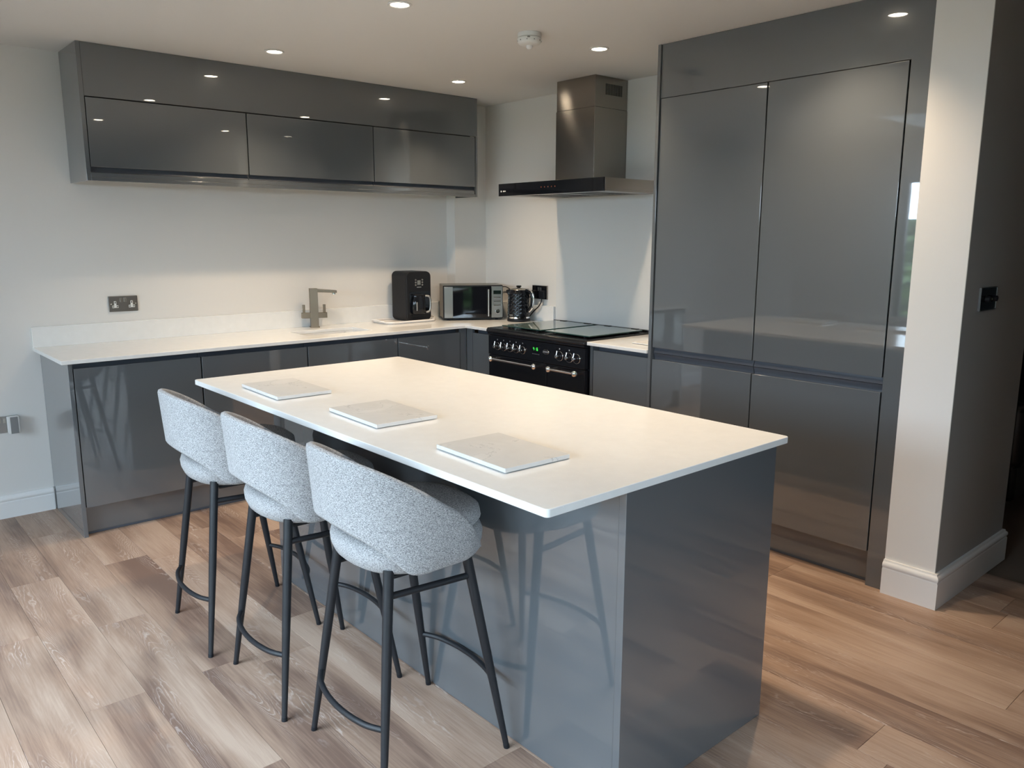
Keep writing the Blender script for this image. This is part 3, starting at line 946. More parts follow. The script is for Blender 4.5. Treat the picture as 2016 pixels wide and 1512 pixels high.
# knobs
XK = CX - 0.003
kz = 0.803
for i, yy in enumerate((-0.970, -1.031, -1.093, -1.152, -1.214, -1.543, -1.624, -1.684)):
    rr = 0.0235 if i < 5 else 0.0285
    k = part(cp, 'knob', cyl((XK, yy, kz), (XK - 0.006, yy, kz), rr - 0.005, n=24, bev=0.001), M_BLACKGLOSS)
    for (bmx, nm, mm) in ((cyl((XK - 0.005, yy, kz), (XK - 0.034, yy, kz), 0.0085, 0.0100, n=20, bev=0.002), 'knob_cap', M_CHROME),):
        part(k, nm, bmx, mm)
    ringp = [(XK - 0.0015, yy + rr * math.cos(a), kz + rr * math.sin(a)) for a in [2 * PI * q / 28 for q in range(28)]]
    part(k, 'dial_ring', tube(ringp, 0.0016, 6, closed=True), M_CHROME)
    part(k, 'pointer', cyl((XK - 0.028, yy, kz + 0.010), (XK - 0.022, yy, kz + 0.033), 0.0025, 0.0035, n=10), M_CHROME)
    part(cp, 'printed_symbol', B(XK - 0.0006, XK + 0.0006, yy - 0.0035, yy + 0.0035, kz + 0.040, kz + 0.047, 0), M_GREYPL if i < 5 else M_PRINT)
for yy in (-1.250, -1.489):
    part(cp, 'indicator_lamp', lathe([(0.0, 0.006), (0.004, 0.005), (0.0055, 0.0025), (0.0055, 0.0)], 14, c=(0, 0, 0)), M_CHROME)
    o = cp.children[-1]
    o.location = Vector((XK, yy, 0.800)) - Vector(t.location)
    o.rotation_euler = (0, -PI / 2, 0)
# clock with green digits
ck = part(cp, 'clock', B(XK - 0.001, XK + 0.001, -1.372, -1.292, 0.806, 0.840, 0.0005), M_BLACKGLASS)


SEG = {'0': 'abcdef', '1': 'bc', '4': 'fgbc', '6': 'acdefg', ':': ':', '5': 'afgcd'}


def digit(chv, y, z, hh, ww, par):
    for s in SEG[chv]:
        t_ = 0.0022
        if s == ':':
            for q in (0.3, 0.7):
                part(par, 'digit_segment', B(XK - 0.0016, XK - 0.001, y - t_ / 2, y + t_ / 2, z + hh * q - t_ / 2, z + hh * q + t_ / 2, 0), M_GREENLED, smooth=False)
            continue
        # reader looks along +x, so the reader's right is -y
        box = {'a': (-ww / 2, ww / 2, hh - t_, hh), 'd': (-ww / 2, ww / 2, 0, t_), 'g': (-ww / 2, ww / 2, hh / 2 - t_ / 2, hh / 2 + t_ / 2),
               'f': (-ww / 2, -ww / 2 + t_, hh / 2, hh), 'e': (-ww / 2, -ww / 2 + t_, 0, hh / 2), 'b': (ww / 2 - t_, ww / 2, hh / 2, hh), 'c': (ww / 2 - t_, ww / 2, 0, hh / 2)}[s]
        part(par, 'digit_segment', B(XK - 0.0016, XK - 0.001, y - box[0], y - box[1], z + box[2], z + box[3], 0), M_GREENLED, smooth=False)


for q, chv in enumerate('4:16'):
    digit(chv, -1.316 - q * 0.0115, 0.814, 0.019, 0.008, ck)
for q in range(6):
    part(cp, 'clock_button', B(XK - 0.0015, XK + 0.001, -1.306 - q * 0.011 - 0.004, -1.306 - q * 0.011, 0.790, 0.794, 0), M_GREYPL)
# oval badge
ov = [(XK - 0.001, -1.425 + 0.026 * math.cos(a), 0.815 + 0.0145 * math.sin(a)) for a in [2 * PI * q / 32 for q in range(32)]]
bd = part(cp, 'badge', tube(ov, 0.0012, 6, closed=True), M_CHROME)
part(bd, 'badge_plate', prism([(y, z) for _, y, z in ov], 'x', XK - 0.0012, XK), M_BLACKMATT)
part(bd, 'badge_bar', B(XK - 0.0016, XK - 0.0010, -1.448, -1.402, 0.811, 0.819, 0), M_GREYPL)
# glass lids
for a, b, lab in ((-1.304, -0.938, 'tinted glass lid over the left burners'), (-1.716, -1.346, 'tinted glass lid over the right burners')):
    g = part(t, 'glass_lid', B(-0.550, -0.070, a, b, 0.9275, 0.9335, 0.001), M_LIDGLASS, lab)
    part(g, 'front_edge', B(-0.5525, -0.5505, a, b, 0.9275, 0.9330, 0.0005), M_LIDEDGE)
    part(g, 'side_edge', B(-0.550, -0.070, a - 0.0025, a - 0.0005, 0.9275, 0.9330, 0.0005), M_LIDEDGE)
    for yy in (a + 0.07, b - 0.07):
        part(t, 'lid_hinge', B(-0.067, -0.045, yy - 0.025, yy + 0.025, 0.9215, 0.937, 0.002), M_BLACKGLOSS)
    for yy in (a + 0.05, b - 0.05):
        for xx in (-0.53, -0.12):
            part(t, 'lid_buffer', cyl((xx, yy, 0.9205), (xx, yy, 0.9273), 0.009, n=12), M_BLACKMATT)
part(t, 'rear_rail', B(-0.040, -0.0135, CY0 + 0.02, CY1 - 0.02, 0.9215, 0.932, 0.002), M_BLACKGLOSS)

# ------------------------------------------------------------------ island
IX0, IX1, IY0, IY1 = -2.767, -1.747, -1.537, -3.684
t = thing('worktop', 'large white quartz island worktop overhanging towards the stools', 'worktop', (-2.26, -2.61, 0.89))
bm = rbox(IX0, IX1, IY1, IY0, 0.889, H, 0.012, 'z', 0.0025)
part(t, 'slab', bm, M_QUARTZ)
BX0, BX1, BY0, BY1 = -2.490, -1.810, -1.680, -3.680
t = thing('kitchen_island', 'grey gloss island cabinet block under the large worktop', 'island', (-2.15, -2.68, 0))
part(t, 'carcass', B(BX0 + 0.021, BX1 - 0.024, BY1 + 0.024, BY0 - 0.021, 0.12, 0.888, 0.001), M_CARCASS)
part(t, 'back_panel', B(BX0, BX0 + 0.020, BY1 + 0.0255, BY0 - 0.001, 0.001, 0.888, 0.0012), M_GLOSS, 'glossy panel facing the stools')
part(t, 'end_panel', B(BX0 - 0.003, BX1, BY1, BY1 + 0.0235, 0.001, 0.888, 0.0012), M_GLOSS)
part(t, 'end_panel', B(BX0 + 0.0205, BX1, BY0 - 0.020, BY0, 0.001, 0.888, 0.0012), M_GLOSS)
for k in range(3):
    y0 = BY1 + 0.026 + k * 0.6505
    d = part(t, 'door', B(BX1 - 0.022, BX1 - 0.002, y0, y0 + 0.648, 0.15, 0.855, 0.0015), M_GLOSS)
part(t, 'handle_channel', B(BX1 - 0.0235, BX1 - 0.018, BY1 + 0.026, BY0 - 0.022, 0.857, 0.887, 0.001), M_CHANNEL)
part(t, 'plinth', B(BX1 - 0.075, BX1 - 0.060, BY1 + 0.026, BY0 - 0.022, 0.001, 0.119, 0.001), M_GLOSS)

# marble slabs on the island
for (x0, x1, y0, y1, rz, lab) in (
        (-2.690, -2.472, -2.180, -1.838, -1.5, 'pale grey-white marble slab farthest along the island, near the sink run'),
        (-2.646, -2.418, -2.795, -2.468, -2.0, 'pale marble slab with a dark vein, middle one of three on the island'),
        (-2.655, -2.430, -3.422, -3.109, -2.0, 'pale marble slab nearest the camera on the island')):
    cx, cy = (x0 + x1) / 2, (y0 + y1) / 2
    t = thing('marble_slab', lab, 'placemat', (cx, cy, H + 0.0002), math.radians(rz), 'marble slabs on the island')
    link('slab', B(x0 - cx, x1 - cx, y0 - cy, y1 - cy, 0.002, 0.014, 0.0012), M_MARBLE, t)
    for a in (-1, 1):
        for b in (-1, 1):
            link('foot_pad', cyl((a * 0.085, b * 0.13, 0.0), (a * 0.085, b * 0.13, 0.0022), 0.006, n=10), M_WHITEPL, t)

# ------------------------------------------------------------------ stools


def sup(a, n=2.5):
    c, s = math.cos(a), math.sin(a)
    return math.copysign(abs(c) ** (2 / n), c), math.copysign(abs(s) ** (2 / n), s)


def super_ring(bm, ax0, ax1, b, z, n=40, e=2.5):
    vs_ = []
    for k in range(n):
        c, s = sup(2 * PI * k / n, e)
        vs_.append(bm.verts.new(((ax1 if c > 0 else ax0) * c, b * s, z)))
    return vs_


def stack(rings_spec, ax0, ax1, b, e=2.5):
    bm = bmesh.new()
    rings = [super_ring(bm, ax0 * s, ax1 * s, b * s, z, e=e) for s, z in rings_spec]
    for A, C in zip(rings, rings[1:]):
        n = len(A)
        for k in range(n):
            bm.faces.new((A[k], A[(k + 1) % n], C[(k + 1) % n], C[k]))
    bm.faces.new(rings[0])
    bm.faces.new(rings[-1])
    return bm


def sm(t):
    t = max(0.0, min(1.0, t))
    return t * t * (3 - 2 * t)


TOPZ = [(0, .955), (10, .953), (20, .9475), (30, .939), (40, .9275), (50, .9125), (60, .893), (70, .870), (80, .841), (90, .804), (100, .753), (110, .697), (115, .675), (119, .655), (121, .645)]
BOTZ = [(0, .747), (10, .744), (20, .737), (30, .725), (40, .707), (50, .682), (58, .654), (64, .634), (72, .626), (85, .626), (98, .627), (108, .628), (115, .630), (119, .635), (121, .638)]


def interp(x, tab):
    for k in range(len(tab) - 1):
        if x <= tab[k + 1][0] or k == len(tab) - 2:
            (x1, y1), (x2, y2) = tab[k], tab[k + 1]
            x0, y0 = tab[k - 1] if k else (-tab[1][0], tab[1][1])
            x3, y3 = tab[k + 2] if k + 2 < len(tab) else (2 * x2 - x1, 2 * y2 - y1)
            t = (x - x1) / (x2 - x1)
            m1, m2 = (y2 - y0) / (x2 - x0) * (x2 - x1), (y3 - y1) / (x3 - x1) * (x2 - x1)
            return (2 * t ** 3 - 3 * t * t + 1) * y1 + (t ** 3 - 2 * t * t + t) * m1 + (-2 * t ** 3 + 3 * t * t) * y2 + (t ** 3 - t * t) * m2


def shell():
    """cut-out backrest: high at the back, sweeping down to the front corners of the seat"""
    bm = bmesh.new()
    N = 84
    fm = math.radians(121)
    rings = []
    for i in range(N + 1):
        s = -1 + 2 * i / N
        ph = s * fm
        def plan(p, grow):
            c, q = sup(p, 2.35)
            return Vector((-(0.236 + grow) * c if c > 0 else -(0.27 + grow) * c, (0.240 + grow) * q))
        p = plan(ph, 0)
        d = (plan(ph + 0.02, 0) - plan(ph - 0.02, 0)).normalized()
        nrm = Vector((d.y, -d.x))
        if nrm.dot(p) < 0:
            nrm = -nrm
        af = abs(ph) / fm
        dg = math.degrees(abs(ph))
        top = interp(dg, TOPZ)
        bot = interp(dg, BOTZ)
        top = max(top, bot + 0.006)
        th = 0.026 * (1 - 0.2 * sm((af - 0.75) / 0.25))
        zs_ = []
        m = 7
        prof = []
        def flare(z):
            tz = (z - 0.62) / 0.31
            out = 0.026 * tz * (0.4 + 0.6 * math.cos(ph) ** 2 if math.cos(ph) > 0 else 0.4)
            if z < 0.69:
                out -= 0.020 * ((0.69 - z) / 0.07) ** 2 * sm((dg - 62) / 30)
            out -= 0.022 * sm((dg - 98) / 23)
            return out
        hgt = top - bot
        r = min(th / 2, hgt / 2.2)
        for k in range(m):                                  # outer face upwards
            z = bot + r + (hgt - 2 * r) * k / (m - 1)
            prof.append((flare(z), z))
        for k in range(1, 4):                               # rounded top
            a = PI * k / 4
            prof.append((flare(top) - th / 2 + th / 2 * math.cos(a), top - r + r * math.sin(a)))
        for k in range(m):                                  # inner face downwards
            z = top - r - (hgt - 2 * r) * k / (m - 1)
            prof.append((flare(z) - th, z))
        for k in range(1, 4):
            a = PI + PI * k / 4
            prof.append((flare(bot) - th / 2 + th / 2 * math.cos(a), bot + r + r * math.sin(a)))
        rings.append([bm.verts.new((p.x + nrm.x * o_, p.y + nrm.y * o_, z)) for o_, z in prof])
    for A, C in zip(rings, rings[1:]):
        n = len(A)
        for k in range(n):
            bm.faces.new((A[k], A[(k + 1) % n], C[(k + 1) % n], C[k]))
    bm.faces.new(rings[0])
    bm.faces.new(rings[-1])
    return bm


LEGS = [(-0.138, 0.145, -0.213, 0.218), (-0.138, -0.145, -0.213, -0.218), (0.098, 0.165, 0.205, 0.218), (0.098, -0.165, 0.205, -0.218)]
ZL = 0.632


def leg_at(i, z):
    a = LEGS[i]
    f = 1 - z / ZL
    return Vector((a[0] + (a[2] - a[0]) * f, a[1] + (a[3] - a[1]) * f, z))


def make_stool():
    t = thing('bar_stool', 'x', 'bar stool')
    link('seat_pan', stack([(0.70, 0.607), (0.84, 0.612), (0.94, 0.626), (0.99, 0.650), (1.0, 0.672), (0.975, 0.688), (0.92, 0.696), (0.84, 0.698)], 0.202, 0.213, 0.206), M_FABRIC, t)
    link('seat_cushion', stack([(0.84, 0.6985), (0.94, 0.702), (0.985, 0.716), (0.965, 0.740), (0.89, 0.752), (0.74, 0.759), (0.45, 0.762), (0.15, 0.763)], 0.198, 0.212, 0.203), M_FABRIC, t)
    bk = link('backrest', shell(), M_FABRIC, t)
    # welt seam where the backrest meets the seat
    link('base_frame', B(-0.120, 0.085, -0.140, 0.140, 0.598, 0.6075, 0.003), M_LEG, t)
    for i in range(4):
        p0, p1 = leg_at(i, ZL), leg_at(i, 0.004)
        l = link('leg', tube([p1, p0.lerp(p1, 0.5), p0], [0.0085, 0.0135, 0.0148], 16), M_LEG, t)
        link('foot_cap', cyl(leg_at(i, 0.0), leg_at(i, 0.012), 0.0092, n=14), M_BLACKMATT, l)
    for a, b, sx in ((0, 1, -1), (2, 3, 1)):
        pa, pb = leg_at(a, 0.205), leg_at(b, 0.205)
        pts = []
        for k in range(9):
            u = k / 8
            p = pa.lerp(pb, u)
            p.x += sx * 0.050 * (1 - (2 * u - 1) ** 2) ** 0.75
            pts.append(p)
        link('foot_bar', tube(pts, 0.0085, 12, smooth_pts=3), M_LEG, t)
    for a, b in ((0, 2), (1, 3)):
        link('side_rail', tube([leg_at(a, 0.560), leg_at(b, 0.560)], 0.0095, 12), M_LEG, t)
    return t


def dup(root):
    r = root.copy()
    COL.objects.link(r)
    for ch in list(root.children):
        c = ch.copy()
        COL.objects.link(c)
        c.parent = r
        for g in ch.children:
            d = g.copy()
            COL.objects.link(d)
            d.parent = c
    return r


st0 = make_stool()
for i, (x, y, a, lab) in enumerate((
        (-2.772, -1.972, -4.0, 'grey tweed bar stool farthest from the camera, at the sink end of the island'),
        (-2.748, -2.507, -3.0, 'grey tweed bar stool in the middle of the three at the island'),
        (-2.722, -3.045, -3.0, 'grey tweed bar stool nearest the camera at the island'))):
    s = st0 if i == 0 else dup(st0)
    s.location = (x, y, 0)
    s.rotation_euler = (0, 0, math.radians(a))
    tag(s, lab, 'bar stool', 'bar stools at the island')

# ------------------------------------------------------------------ things on the worktop
# tray
t = thing('serving_tray', 'white handled serving tray lying under the coffee maker', 'tray', (-0.795, -0.155, H))
hw, hd = 0.200, 0.118
bm = rbox(-hw, hw, -hd, hd, 0.0002, 0.006, 0.045, 'z', 0.001)
tb = link('tray_base', bm, M_TRAY, t)
pts = []
for cx, cy, s in ((hw - .05, hd - .05, 0), (-hw + .05, hd - .05, 1), (-hw + .05, -hd + .05, 2), (hw - .05, -hd + .05, 3)):
    for k in range(5):
        a = (s + k / 4) * PI / 2
        pts.append((cx + 0.055 * math.cos(a), cy + 0.055 * math.sin(a), 0.011))
link('tray_rim', tube(pts, 0.007, 8, closed=True), M_TRAY, t)
for s in (-1, 1):
    link('tray_handle', tube([(s * (hw), 0.07, 0.012), (s * (hw + 0.028), 0.05, 0.020), (s * (hw + 0.034), 0, 0.024), (s * (hw + 0.028), -0.05, 0.020), (s * (hw), -0.07, 0.012)], 0.006, 8, smooth_pts=4), M_TRAY, t)

# coffee maker
t = thing('coffee_maker', 'matt black filter coffee maker with buttons and glass jug', 'coffee maker', (-0.7225, -0.147, H + 0.0064))
w, d, h = 0.1025, 0.095, 0.345
# C-shaped housing: back column, head and base
hs = link('housing', rbox(-w, w, -d + 0.012, d, 0.0, h, 0.035, 'y', 0.004), M_BLACKMATT, t)
fr = link('front_panel', rbox(-w + 0.002, w - 0.002, -d, -d + 0.0118, 0.002, h - 0.002, 0.034, 'y', 0.003), M_BLACKMATT, t)
link('jug_recess', B(-w + 0.020, w - 0.012, -d - 0.0012, -d + 0.004, 0.045, 0.205, 0.001), M_BLACKGLASS, t)
cpn = link('display', B(-0.014, 0.014, -d - 0.0015, -d + 0.003, 0.252, 0.284, 0.0008), M_LCD, t)
for sx in (-0.028, 0.028):
    for k in range(3):
        link('button', cyl((sx, -d + 0.001, 0.252 + k * 0.0175), (sx, -d - 0.003, 0.252 + k * 0.0175), 0.0065, n=16, bev=0.001), M_STEEL2, t)
link('logo_plate', B(-0.018, 0.018, -d - 0.001, -d + 0.002, 0.2325, 0.2395, 0), M_GREYPL, t)
jug = link('jug', lathe([(0.0, 0.050), (0.046, 0.050), (0.054, 0.060), (0.057, 0.095), (0.053, 0.140), (0.044, 0.165), (0.043, 0.178)], 28, c=(-0.012, -d - 0.012, 0.0)), M_CARAFE, t)
for v in jug.data.vertices:      # only the front of the jug stands proud of the recess
    v.co.y = -d - 0.001 + (v.co.y + d + 0.012) * 0.45 - 0.012
link('jug_lid', B(-0.055, 0.032, -d - 0.028, -d - 0.001, 0.178, 0.188, 0.003), M_BLACKMATT, jug)
link('jug_handle', tube([(0.040, -d - 0.02, 0.175), (0.056, -d - 0.036, 0.172), (0.066, -d - 0.040, 0.150), (0.066, -d - 0.040, 0.095), (0.060, -d - 0.036, 0.070), (0.044, -d - 0.022, 0.062)], 0.0075, 10, smooth_pts=4), M_STEEL2, jug)
link('scale_marks', B(-0.048, -0.040, -d - 0.0395, -d - 0.030, 0.075, 0.135, 0.001), M_GREYPL, jug)
link('hot_plate', B(-0.062, 0.050, -d - 0.010, -d + 0.002, 0.036, 0.047, 0.003), M_BLACKMATT, t)
link('cord', tube([(w - 0.01, 0.02, 0.03), (w + 0.02, 0.0, 0.035), (w + 0.03, -0.03, 0.045), (w + 0.014, -0.04, 0.05), (w + 0.004, -0.01, 0.035), (w - 0.005, 0.04, 0.02)], 0.0035, 8, smooth_pts=4), M_BLACKMATT, t)

# microwave, turned across the corner
mx, my = -0.553, -0.294
ang = math.atan2(-0.217, 0.373)
MW, MD, MH = 0.432, 0.265, 0.250
t = thing('microwave_oven', 'stainless steel microwave oven with black glass door set across the corner', 'microwave', (mx, my, H), ang)
# local: x along the front to the right, y into the corner, front at y = 0
link('casing', B(0.002, MW - 0.002, 0.012, MD, 0.012, MH, 0.004), M_MWSTEEL, t)
link('bezel', rbox(0, MW, 0.0, 0.0118, 0.008, MH - 0.001, 0.008, 'y', 0.002), M_BLACKMATT, t)
dr = link('door_glass', B(0.006, 0.345, -0.010, -0.0005, 0.018, MH - 0.008, 0.0015), M_BLACKGLASS, t)
link('steel_strip', B(0.007, 0.068, -0.0125, -0.0102, 0.020, MH - 0.010, 0.001), M_MWSTEEL, dr)
link('door_handle', cyl((0.322, -0.038, 0.030), (0.322, -0.038, 0.222), 0.0075, n=16, bev=0.002), M_STEEL2, dr)
for zz in (0.045, 0.207):
    link('handle_post', cyl((0.322, -0.036, zz), (0.322, -0.010, zz), 0.005, n=10), M_MWSTEEL, dr)
cpn = link('control_panel', B(0.347, MW - 0.004, -0.010, -0.0005, 0.018, MH - 0.008, 0.0015), M_MWSTEEL, t)
link('display', B(0.361, 0.416, -0.0112, -0.0102, 0.186, 0.212, 0), M_DARKLCD, cpn)
for zz in (0.163, 0.135, 0.107):
    link('button', B(0.362, 0.414, -0.0125, -0.0102, zz - 0.0035, zz + 0.0035, 0.001), M_CHROME, cpn)
bm = cyl((0.389, -0.0102, 0.064), (0.389, -0.028, 0.064), 0.0175, 0.0165, n=28, bev=0.002)
link('dial', bm, M_CHROME, cpn)
for xx in (0.04, MW - 0.04):
    for yy in (0.04, MD - 0.04):
        link('foot', cyl((xx, yy, 0.0), (xx, yy, 0.0125), 0.012, n=14), M_BLACKMATT, t)

# kettle
KX, KY = -0.150, -0.650
t = thing('electric_kettle', 'glossy black kettle with faceted diamond body and chrome trim', 'kettle', (KX, KY, H), math.radians(-75))
link('power_base', lathe([(0.0, 0.0), (0.080, 0.0), (0.083, 0.006), (0.081, 0.018), (0.072, 0.021), (0.0, 0.021)], 36), M_BLACKMATT, t)
link('chrome_band', lathe([(0.074, 0.0215), (0.0805, 0.023), (0.0805, 0.034), (0.074, 0.036)], 40, cap=True), M_CHROME, t)
bm = bmesh.new()
NU, NV = 84, 42
rings = []
for j in range(NV + 1):
    v = j / NV
    z = 0.036 + 0.186 * v
    rb = 0.0800 - 0.006 * v - 0.010 * max(0, v - 0.86) ** 1 / 0.14 * (1 if v > 0.86 else 0)
    rr = []
    for i in range(NU):
        u = i / NU
        a = 2 * PI * u
        f = abs(math.sin(PI * (u * 14 + v * 7))) * abs(math.sin(PI * (u * 14 - v * 7)))
        amp = 0.0030 * (1 if 0.05 < v < 0.9 else 0)
        r_ = rb + amp * (f - 0.4)
        rr.append(bm.verts.new((r_ * math.cos(a), r_ * math.sin(a), z)))
    rings.append(rr)
for A, C in zip(rings, rings[1:]):
    for i in range(NU):
        bm.faces.new((A[i], A[(i + 1) % NU], C[(i + 1) % NU], C[i]))
bm.faces.new(rings[0]); bm.faces.new(rings[-1])
link('body', bm, M_BLACKGLOSS, t)
ld = link('lid', lathe([(0.0, 0.237), (0.030, 0.236), (0.050, 0.232), (0.061, 0.226), (0.0635, 0.2225), (0.0, 0.2222)], 36), M_STEEL2, t)
link('lid_knob', lathe([(0.0, 0.254), (0.014, 0.253), (0.020, 0.249), (0.019, 0.244), (0.012, 0.240), (0.012, 0.2365)], 20), M_BLACKGLOSS, ld)
link('spout', prism([(-0.070, 0.224), (-0.100, 0.216), (-0.078, 0.172), (-0.070, 0.165)], 'y', -0.018, 0.018, bev=0.004), M_BLACKGLOSS, t)
hn = link('handle', tube([(0.060, 0, 0.218), (0.088, 0, 0.215), (0.108, 0, 0.190), (0.112, 0, 0.150), (0.105, 0, 0.105), (0.084, 0, 0.080), (0.070, 0, 0.078)], [0.012] * 31, 12, smooth_pts=5), M_BLACKGLOSS, t)
link('chrome_inlay', tube([(0.070, 0, 0.2285), (0.094, 0, 0.2235), (0.1185, 0, 0.193), (0.1225, 0, 0.150), (0.1145, 0, 0.100), (0.087, 0, 0.0695)], 0.0065, 8, smooth_pts=5), M_CHROME, hn)
link('brand_mark', B(-0.026, 0.002, -0.0815, -0.0760, 0.044, 0.050, 0.001), M_GREYPL, t)

# thin white board by the tall cabinets
t = thing('white_board', 'thin white board lying on the short worktop beside the tall cabinets', 'board', (-0.30, -2.075, H + 0.0002))
link('sheet', rbox(-0.17, 0.17, -0.105, 0.105, 0.002, 0.008, 0.006, 'z', 0.001), M_WHITEPL, t)
for a in (-1, 1):
    for b in (-1, 1):
        link('foot_pad', cyl((a * 0.14, b * 0.08, 0), (a * 0.14, b * 0.08, 0.0022), 0.006, n=10), M_GREYPL, t)


# ------------------------------------------------------------------ sockets and switch
def uk_socket(t, w, h, xs_, zrock, m_plate, m_insert, m_rock, dep=0.008):
    """front faces -y, plate centred on local origin, wall at y = 0"""
    link('plate', rbox(-w / 2, w / 2, -dep, -0.0003, -h / 2, h / 2, 0.004, 'y', 0.0015), m_plate, t)
    for xx in xs_:
        ins = link('socket_insert', B(xx - 0.0060, xx + 0.0060, -dep - 0.0012, -dep + 0.001, -0.012, 0.016, 0.0008), m_insert, t)
        link('insert_foot', B(xx - 0.0165, xx + 0.0165, -dep - 0.0012, -dep + 0.001, -0.022, -0.0085, 0.0008), m_insert, ins)
        for px, pz, pw, ph in ((0, 0.008, 0.0022, 0.0050), (-0.0105, -0.0155, 0.0040, 0.0022), (0.0105, -0.0155, 0.0040, 0.0022)):
            link('pin_hole', B(xx + px - pw, xx + px + pw, -dep - 0.0017, -dep - 0.0010, pz - ph, pz + ph, 0), M_BLACKMATT, ins)
    for xx in zrock:
        link('rocker', B(xx - 0.0065, xx + 0.0065, -dep - 0.004, -dep + 0.001, 0.010, 0.034, 0.001), m_rock, t)
    for xx in (-w / 2 + 0.012, w / 2 - 0.012):
        link('screw', cyl((xx, -dep + 0.0005, 0), (xx, -dep - 0.0012, 0), 0.0035, n=12), M_CHROME, t)


t = thing('power_socket', 'brushed steel double socket on the wall above the worktop', 'socket', (-2.599, -0.0003, 1.121))
uk_socket(t, 0.155, 0.088, (-0.044, 0.044), (-0.011, 0.009), M_SOCKET, M_WHITEPL, M_STEEL2)
t = thing('power_socket', 'low wall socket by the skirting board with a plug-in box fitted', 'socket', (-3.250, -0.0003, 0.511))
uk_socket(t, 0.150, 0.088, (-0.044, 0.040), (-0.012, 0.010), M_SOCKET, M_WHITEPL, M_STEEL2)
t = thing('plug_in_box', 'small white and grey box plugged into the low wall socket', 'plug', (-3.206, -0.012, 0.510))
link('case', rbox(-0.026, 0.030, -0.036, 0.0, -0.046, 0.046, 0.006, 'y', 0.004), M_WHITEPL, t)
link('grey_front', B(-0.014, 0.022, -0.0385, -0.0362, -0.045, 0.045, 0.001), M_GREYPL, t)

t = thing('power_socket', 'black double socket on the wall behind the kettle', 'socket', (-0.0003, -0.7175, 1.112), -PI / 2)
uk_socket(t, 0.150, 0.094, (-0.042, 0.042), (-0.011, 0.011), M_BLACKGLASS, M_BLACKMATT, M_SOCKET, 0.010)
link('plate_edge', grid_slab([-0.0765, -0.0735, 0.0735, 0.0765], [-0.0485, -0.0455, 0.0455, 0.0485], lambda i, j: not (i == 1 and j == 1), -0.0115, -0.0003, 'y'), M_STEEL2, t)
t = thing('power_plug', 'black plug and cable in the socket behind the kettle, right-hand one', 'plug', (-0.012, -0.762, 1.100))
link('plug_body', rbox(-0.026, 0.0, -0.024, 0.024, -0.028, 0.026, 0.010, 'x', 0.004), M_BLACKMATT, t)
link('cable', tube([(-0.020, 0, -0.026), (-0.022, 0.004, -0.055), (-0.024, 0.03, -0.090), (-0.026, 0.07, -0.120), (-0.030, 0.10, -0.15), (-0.04, 0.115, -0.178)], 0.0038, 8, smooth_pts=5), M_BLACKMATT, t)
t = thing('power_plug', 'black plug in the socket behind the kettle, cable leading to the microwave', 'plug', (-0.012, -0.676, 1.100))
link('plug_body', rbox(-0.034, 0.0, -0.022, 0.022, -0.028, 0.026, 0.010, 'x', 0.004), M_BLACKMATT, t)
link('cable', tube([(-0.02, 0.012, -0.02), (-0.022, 0.07, -0.03), (-0.018, 0.18, -0.015), (-0.014, 0.27, 0.022), (-0.012, 0.32, 0.035), (-0.012, 0.36, 0.03)], 0.0035, 8, smooth_pts=5), M_BLACKMATT, t)

t = thing('dimmer_switch', 'dark dimmer switch with a knob on the grey partition wall', 'switch', (-0.365, -3.7323, 1.264))
pl = link('plate', rbox(-0.086, 0.086, -0.007, -0.0003, -0.044, 0.044, 0.004, 'y', 0.0015), M_BLACKGLASS, t)
link('plate_frame', grid_slab([-0.089, -0.085, 0.085, 0.089], [-0.047, -0.043, 0.043, 0.047], lambda i, j: not (i == 1 and j == 1), -0.009, -0.0003, 'y'), M_SOCKET, t)
for xx in (-0.035, 0.045):
    k = link('knob', cyl((xx, -0.007, 0.0), (xx, -0.026, 0.0), 0.0125, 0.0115, n=20, bev=0.002), M_BLACKMATT, t)
link('toggle', B(-0.006, 0.002, -0.022, -0.007, -0.004, 0.004, 0.001), M_CHROME, t)

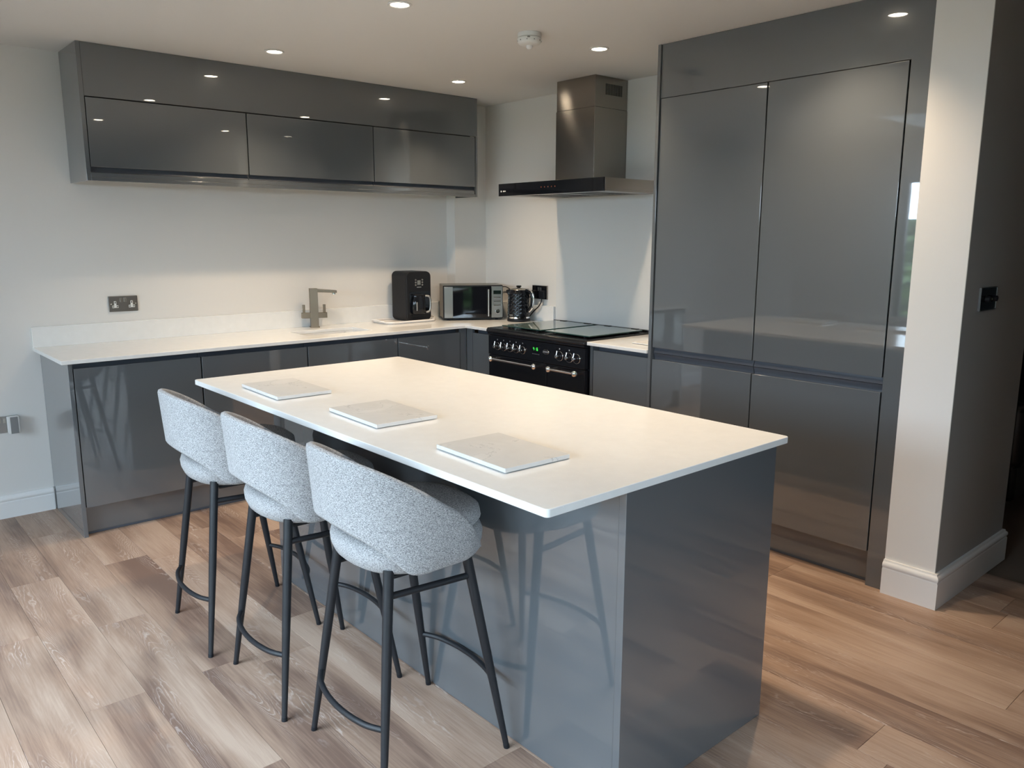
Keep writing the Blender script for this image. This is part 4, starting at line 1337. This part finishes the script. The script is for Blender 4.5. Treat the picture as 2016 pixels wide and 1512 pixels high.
# ------------------------------------------------------------------ ceiling fittings
LIGHTS = [(-1.972, -0.775, 'recessed ceiling downlight above the sink run, at its outer side'),
          (-0.760, -0.765, 'recessed ceiling downlight nearest the wall corner'),
          (-1.965, -1.938, 'recessed ceiling downlight above the sink end of the island'),
          (-0.763, -1.947, 'recessed ceiling downlight in front of the cooker hood'),
          (-1.965, -3.250, 'recessed ceiling downlight above the near end of the island'),
          (-0.900, -3.240, 'recessed ceiling downlight in front of the tall cabinets')]
for (x, y, lab) in LIGHTS:
    t = thing('ceiling_downlight', lab, 'light', (x, y, ZC), group='recessed ceiling downlights')
    link('bezel', lathe([(0.038, -0.001), (0.049, -0.0008), (0.051, -0.0030), (0.048, -0.0065), (0.041, -0.0070), (0.038, -0.004)], 32, cap=False), M_WHITEPL, t)
    link('lens', lathe([(0.0, -0.0040), (0.024, -0.0038), (0.0378, -0.0030), (0.0378, -0.0008), (0.0, -0.0008)], 28, cap=False), M_LENS, t)
    d = bpy.data.lights.new('downlight_beam', 'SPOT')
    d.energy = SPOT_W
    d.color = SPOT_COL
    d.spot_size = math.radians(115)
    d.spot_blend = 1.0
    d.shadow_soft_size = 0.035
    lo = bpy.data.objects.new('downlight_beam', d)
    COL.objects.link(lo)
    lo.parent = t
    lo.location = (0, 0, -0.012)

t = thing('smoke_alarm', 'round white smoke alarm fixed to the ceiling', 'smoke alarm', (-1.235, -1.935, ZC))
link('mounting_base', lathe([(0.0, -0.0003), (0.054, -0.0003), (0.056, -0.004), (0.056, -0.020), (0.050, -0.022), (0.0, -0.022)], 40), M_DETECT, t)
link('cover', lathe([(0.0, -0.0225), (0.055, -0.0225), (0.057, -0.027), (0.056, -0.040), (0.050, -0.049), (0.036, -0.054), (0.0, -0.056)], 40), M_DETECT, t)
link('sensor_dome', lathe([(0.016, -0.0545), (0.015, -0.064), (0.009, -0.070), (0.0, -0.072)], 20, cap=False), M_WHITEPL, t)
for k in range(10):
    a = 2 * PI * k / 10
    link('vent_slot', B(0.054 * math.cos(a) - 0.003, 0.054 * math.cos(a) + 0.003, 0.054 * math.sin(a) - 0.003, 0.054 * math.sin(a) + 0.003, -0.0385, -0.0340, 0), M_GREYPL, t)
link('test_label', B(-0.045, -0.028, -0.044, -0.030, -0.0300, -0.0250, 0), M_GREYPL, t)

# ------------------------------------------------------------------ next room
t = thing('armchair', 'black leather armchair in the dark room past the partition wall', 'armchair', (1.25, -3.15, 0))
link('base', B(-0.40, 0.40, -0.42, 0.42, 0.08, 0.30, 0.03, 3), M_LEATHER, t)
link('seat_cushion', B(-0.36, 0.26, -0.27, 0.27, 0.30, 0.46, 0.05, 4), M_LEATHER, t)
link('backrest', B(0.20, 0.42, -0.40, 0.40, 0.30, 0.98, 0.07, 4), M_LEATHER, t)
for s in (-1, 1):
    link('arm', B(-0.40, 0.30, s * 0.28, s * 0.44, 0.25, 0.64, 0.06, 4), M_LEATHER, t)
    for xx in (-0.34, 0.34):
        link('foot', cyl((xx, s * 0.36, 0.0), (xx, s * 0.36, 0.085), 0.018, 0.026, n=14), M_CHROME, t)
